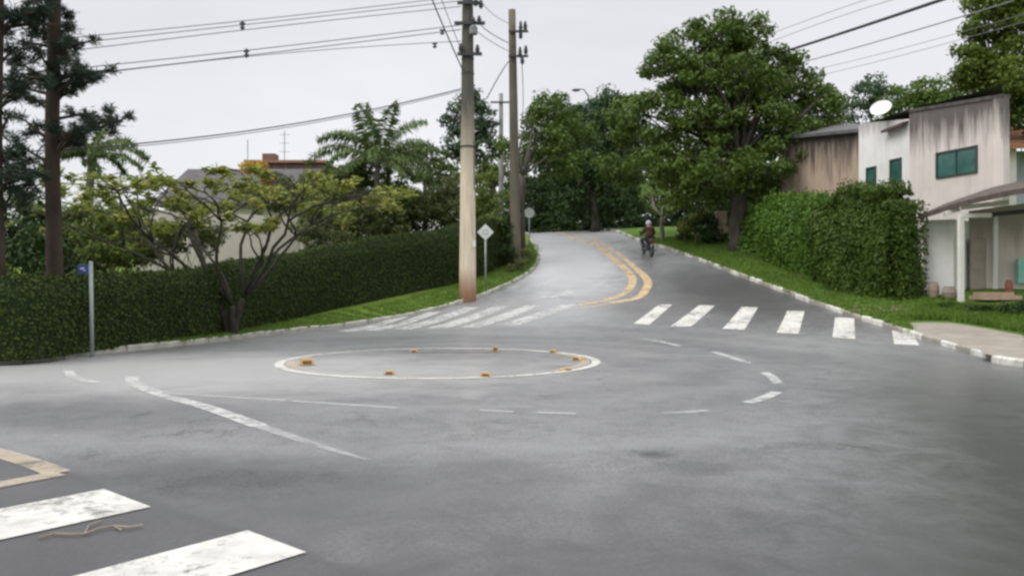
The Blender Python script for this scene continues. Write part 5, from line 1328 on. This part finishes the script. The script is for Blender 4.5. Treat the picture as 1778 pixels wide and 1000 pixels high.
# ------------------------------------------------------------------ motorcycle and rider going up the hill
mx, my = G(1124, 444); mz = Tf(mx, my); eps = .3
hd = math.radians(8)                                  # heading, to the left of straight ahead
slope = math.atan((Tf(mx - eps * math.sin(hd), my + eps * math.cos(hd)) - mz) / eps)
BLK = mat_rough("black motorcycle parts", (.02, .02, .022), (.035, .035, .038), 5, .45, .05)
REDB = mat_rough("dark red bodywork", (.10, .022, .018), (.14, .03, .025), 4, .35, .02)
STEEL = mat_rough("motorcycle steel", (.25, .25, .26), (.35, .35, .36), 4, .35, .02, metal=.8)
rm = empty("motorcycle", (mx, my, mz + .005), "dark motorcycle climbing the hill in the right hand lane", 'motorcycle')
rm.rotation_euler = (slope, 0, hd)
def wheel(y):
    mb = MB(); n = 28
    def tor(R, r, seg):
        pts = [(0, y + R * math.cos(2 * math.pi * k / n), R * math.sin(2 * math.pi * k / n) + .31) for k in range(n + 1)]
        m = MB(); m.tube(pts, r, seg, cap=False); return m
    w = tor(.20, .012, 6); m1 = MB(); m1.tube([(-.05, y, .31), (.05, y, .31)], .05, 12)
    for k in range(8):
        a = math.pi * 2 * k / 8; m1.tube([(0, y, .31), (0, y + .23 * math.cos(a), .31 + .23 * math.sin(a))], .006, 4)
    wh = m1.build("wheel", STEEL, rm)
    t = tor(.255, .055, 10).build("tyre", BLK, wh, smooth=True); r = tor(.215, .018, 6).build("rim", STEEL, wh, smooth=True)
wheel(.64); wheel(-.62)
mb = MB(); mb.tube([(0, .42, .80), (0, .25, .86), (0, .02, .78), (0, -.05, .70)], [.08, .16, .15, .09], 12); mb.build("fuel_tank", REDB, rm, smooth=True)
mb = MB(); mb.tube([(0, .0, .78), (0, -.3, .79), (0, -.6, .84), (0, -.72, .88)], [.10, .13, .12, .05], 10); mb.build("saddle", BLK, rm, smooth=True)
mb = MB(); mb.box((0, .05, .42), (.13, .2, .17)); mb.tube([(0, .1, .55), (0, .1, .68)], [.12, .09], 10)
mb.tube([(.15, .1, .3), (.17, -.3, .3), (.17, -.75, .38)], [.03, .05, .055], 8); mb.build("engine", STEEL, rm, bevel=0)
mb = MB()
for s in (-1, 1): mb.tube([(s * .09, .62, .31), (s * .09, .47, .9)], .028, 8)
mb.build("front_fork", STEEL, rm)
mb = MB()
for s in (-1, 1): mb.tube([(s * .10, -.62, .31), (s * .10, 0, .38)], .024, 6); mb.tube([(s * .13, -.55, .36), (s * .12, -.5, .78)], .03, 8)
mb.build("swing_arm", BLK, rm)
mb = MB(); mb.tube([(-.36, .28, 1.02), (-.2, .42, 1.0), (0, .46, .95), (.2, .42, 1.0), (.36, .28, 1.02)], .015, 8); mb.build("handlebar", BLK, rm)
for s in (-1, 1):
    mb = MB(); mb.tube([(s * .24, .38, 1.0), (s * .34, .34, 1.18)], .008, 6); mb.ball((s * .36, .34, 1.2), .06, 10, sc=(1.2, .3, .8)); mb.build("mirror", BLK, rm, smooth=True)
mb = MB(); mb.ball((0, .56, .86), .1, 12, sc=(1, .8, 1)); mb.build("headlight", STEEL, rm, smooth=True)
mb = MB(); mb.box((0, -.76, .80), (.06, .03, .035)); mb.build("tail_light", mat_rough("red lens", (.3, .02, .015), (.4, .03, .02), 3, .2, 0), rm)
mb = MB(); mb.box((0, -.80, .60), (.10, .005, .08)); mb.build("number_plate", mat_rough("grey plate", (.5, .5, .5), (.6, .6, .6), 3, .4, 0), rm)
mb = MB(); mb.tube([(0, -.35, .62), (0, -.58, .68), (0, -.8, .62), (0, -.86, .5)], [.06, .07, .06, .05], 8); mb.build("rear_mudguard", BLK, rm, smooth=True)

def skin_body(name, verts, edges, radii, mat, root, levels=2, root_i=0):
    me = bpy.data.meshes.new(name); me.from_pydata([tuple(v) for v in verts], edges, []); o = bpy.data.objects.new(name, me); COL.objects.link(o)
    sk = o.modifiers.new("skin", 'SKIN'); sk.use_smooth_shade = True
    for i, r in enumerate(radii):
        me.skin_vertices[0].data[i].radius = (r, r) if not isinstance(r, tuple) else r
    me.skin_vertices[0].data[root_i].use_root = True
    ss = o.modifiers.new("sub", 'SUBSURF'); ss.levels = levels; ss.render_levels = levels
    dg = bpy.context.evaluated_depsgraph_get(); ev_ = o.evaluated_get(dg); m2 = bpy.data.meshes.new_from_object(ev_, depsgraph=dg)
    bpy.data.objects.remove(o, do_unlink=True); m2.materials.clear(); m2.materials.append(mat)
    o = bpy.data.objects.new(name, m2); COL.objects.link(o); o.parent = root; return o
rp = empty("person", (mx, my, mz + .005), "rider in brown jacket, dark trousers and white helmet on the motorcycle", 'person'); rp.rotation_euler = rm.rotation_euler
SKIN = mat_rough("skin", (.32, .19, .13), (.38, .24, .17), 3, .6, 0)
JACK = mat_rough("brown jacket cloth", (.045, .022, .016), (.07, .034, .024), 6, .85, .2)
JEAN = mat_rough("dark trouser cloth", (.025, .026, .032), (.045, .045, .055), 6, .85, .2)
# continuous body: pelvis spine neck head, arms to the bars, legs to the pegs
bv = [(0, -.18, .92), (0, -.15, 1.08), (0, -.08, 1.28), (0, -.02, 1.42), (0, .02, 1.52), (0, .06, 1.64),
      (-.19, -.02, 1.40), (-.31, .05, 1.18), (-.33, .27, 1.06), (.19, -.02, 1.40), (.31, .05, 1.18), (.33, .27, 1.06),
      (-.12, -.10, .88), (-.27, .24, .80), (-.21, .05, .38), (-.22, .20, .30), (.12, -.10, .88), (.27, .24, .80), (.21, .05, .38), (.22, .20, .30)]
be = [(0, 1), (1, 2), (2, 3), (3, 4), (4, 5), (3, 6), (6, 7), (7, 8), (3, 9), (9, 10), (10, 11), (0, 12), (12, 13), (13, 14), (14, 15), (0, 16), (16, 17), (17, 18), (18, 19)]
br = [.14, .145, .16, .13, .06, .095, .075, .055, .04, .075, .055, .04, .09, .072, .05, .045, .09, .072, .05, .045]
skin_body("body", bv, be, br, SKIN, rp)
jv = bv[:4] + [bv[6], bv[7], (-.33, .22, 1.08), bv[9], bv[10], (.33, .22, 1.08), (0, .0, 1.47)]
je = [(0, 1), (1, 2), (2, 3), (3, 4), (4, 5), (5, 6), (3, 7), (7, 8), (8, 9), (3, 10)]
skin_body("jacket", jv, je, [.20, .215, .235, .19, .125, .10, .065, .125, .10, .065, .10], JACK, rp)
tv = [bv[0]] + [bv[12], bv[13], bv[14]] + [bv[16], bv[17], bv[18]]
skin_body("trousers", tv, [(0, 1), (1, 2), (2, 3), (0, 4), (4, 5), (5, 6)], [.18, .135, .11, .085, .135, .11, .085], JEAN, rp)
for s in (-1, 1):
    mb = MB(); mb.tube([(s * .21, .0, .31), (s * .215, .12, .29), (s * .22, .27, .27)], [.055, .058, .04], 10); mb.build("boot", BLK, rp, smooth=True)
    mb = MB()
    for f in range(4): mb.tube([(s * (.30 + .022 * f), .24, 1.05), (s * (.30 + .022 * f), .30, 1.065), (s * (.30 + .022 * f), .325, 1.03), (s * (.30 + .022 * f), .29, 1.0)], [.012, .011, .010, .009], 6)
    mb.tube([(s * .29, .24, 1.03), (s * .27, .27, 1.0), (s * .28, .29, .99)], [.013, .012, .010], 6)
    mb.build("glove", BLK, rp, smooth=True)
mb = MB(); mb.ball((0, .06, 1.68), .145, 16, sc=(1, 1.12, 1.05)); hm = mb.build("helmet", mat_rough("white helmet shell", (.42, .42, .40), (.52, .52, .50), 3, .3, 0), rp, smooth=True)
mb = MB(); mb.ball((0, .14, 1.68), .11, 14, sc=(1, .85, .55)); mb.build("visor", BLK, hm, smooth=True)
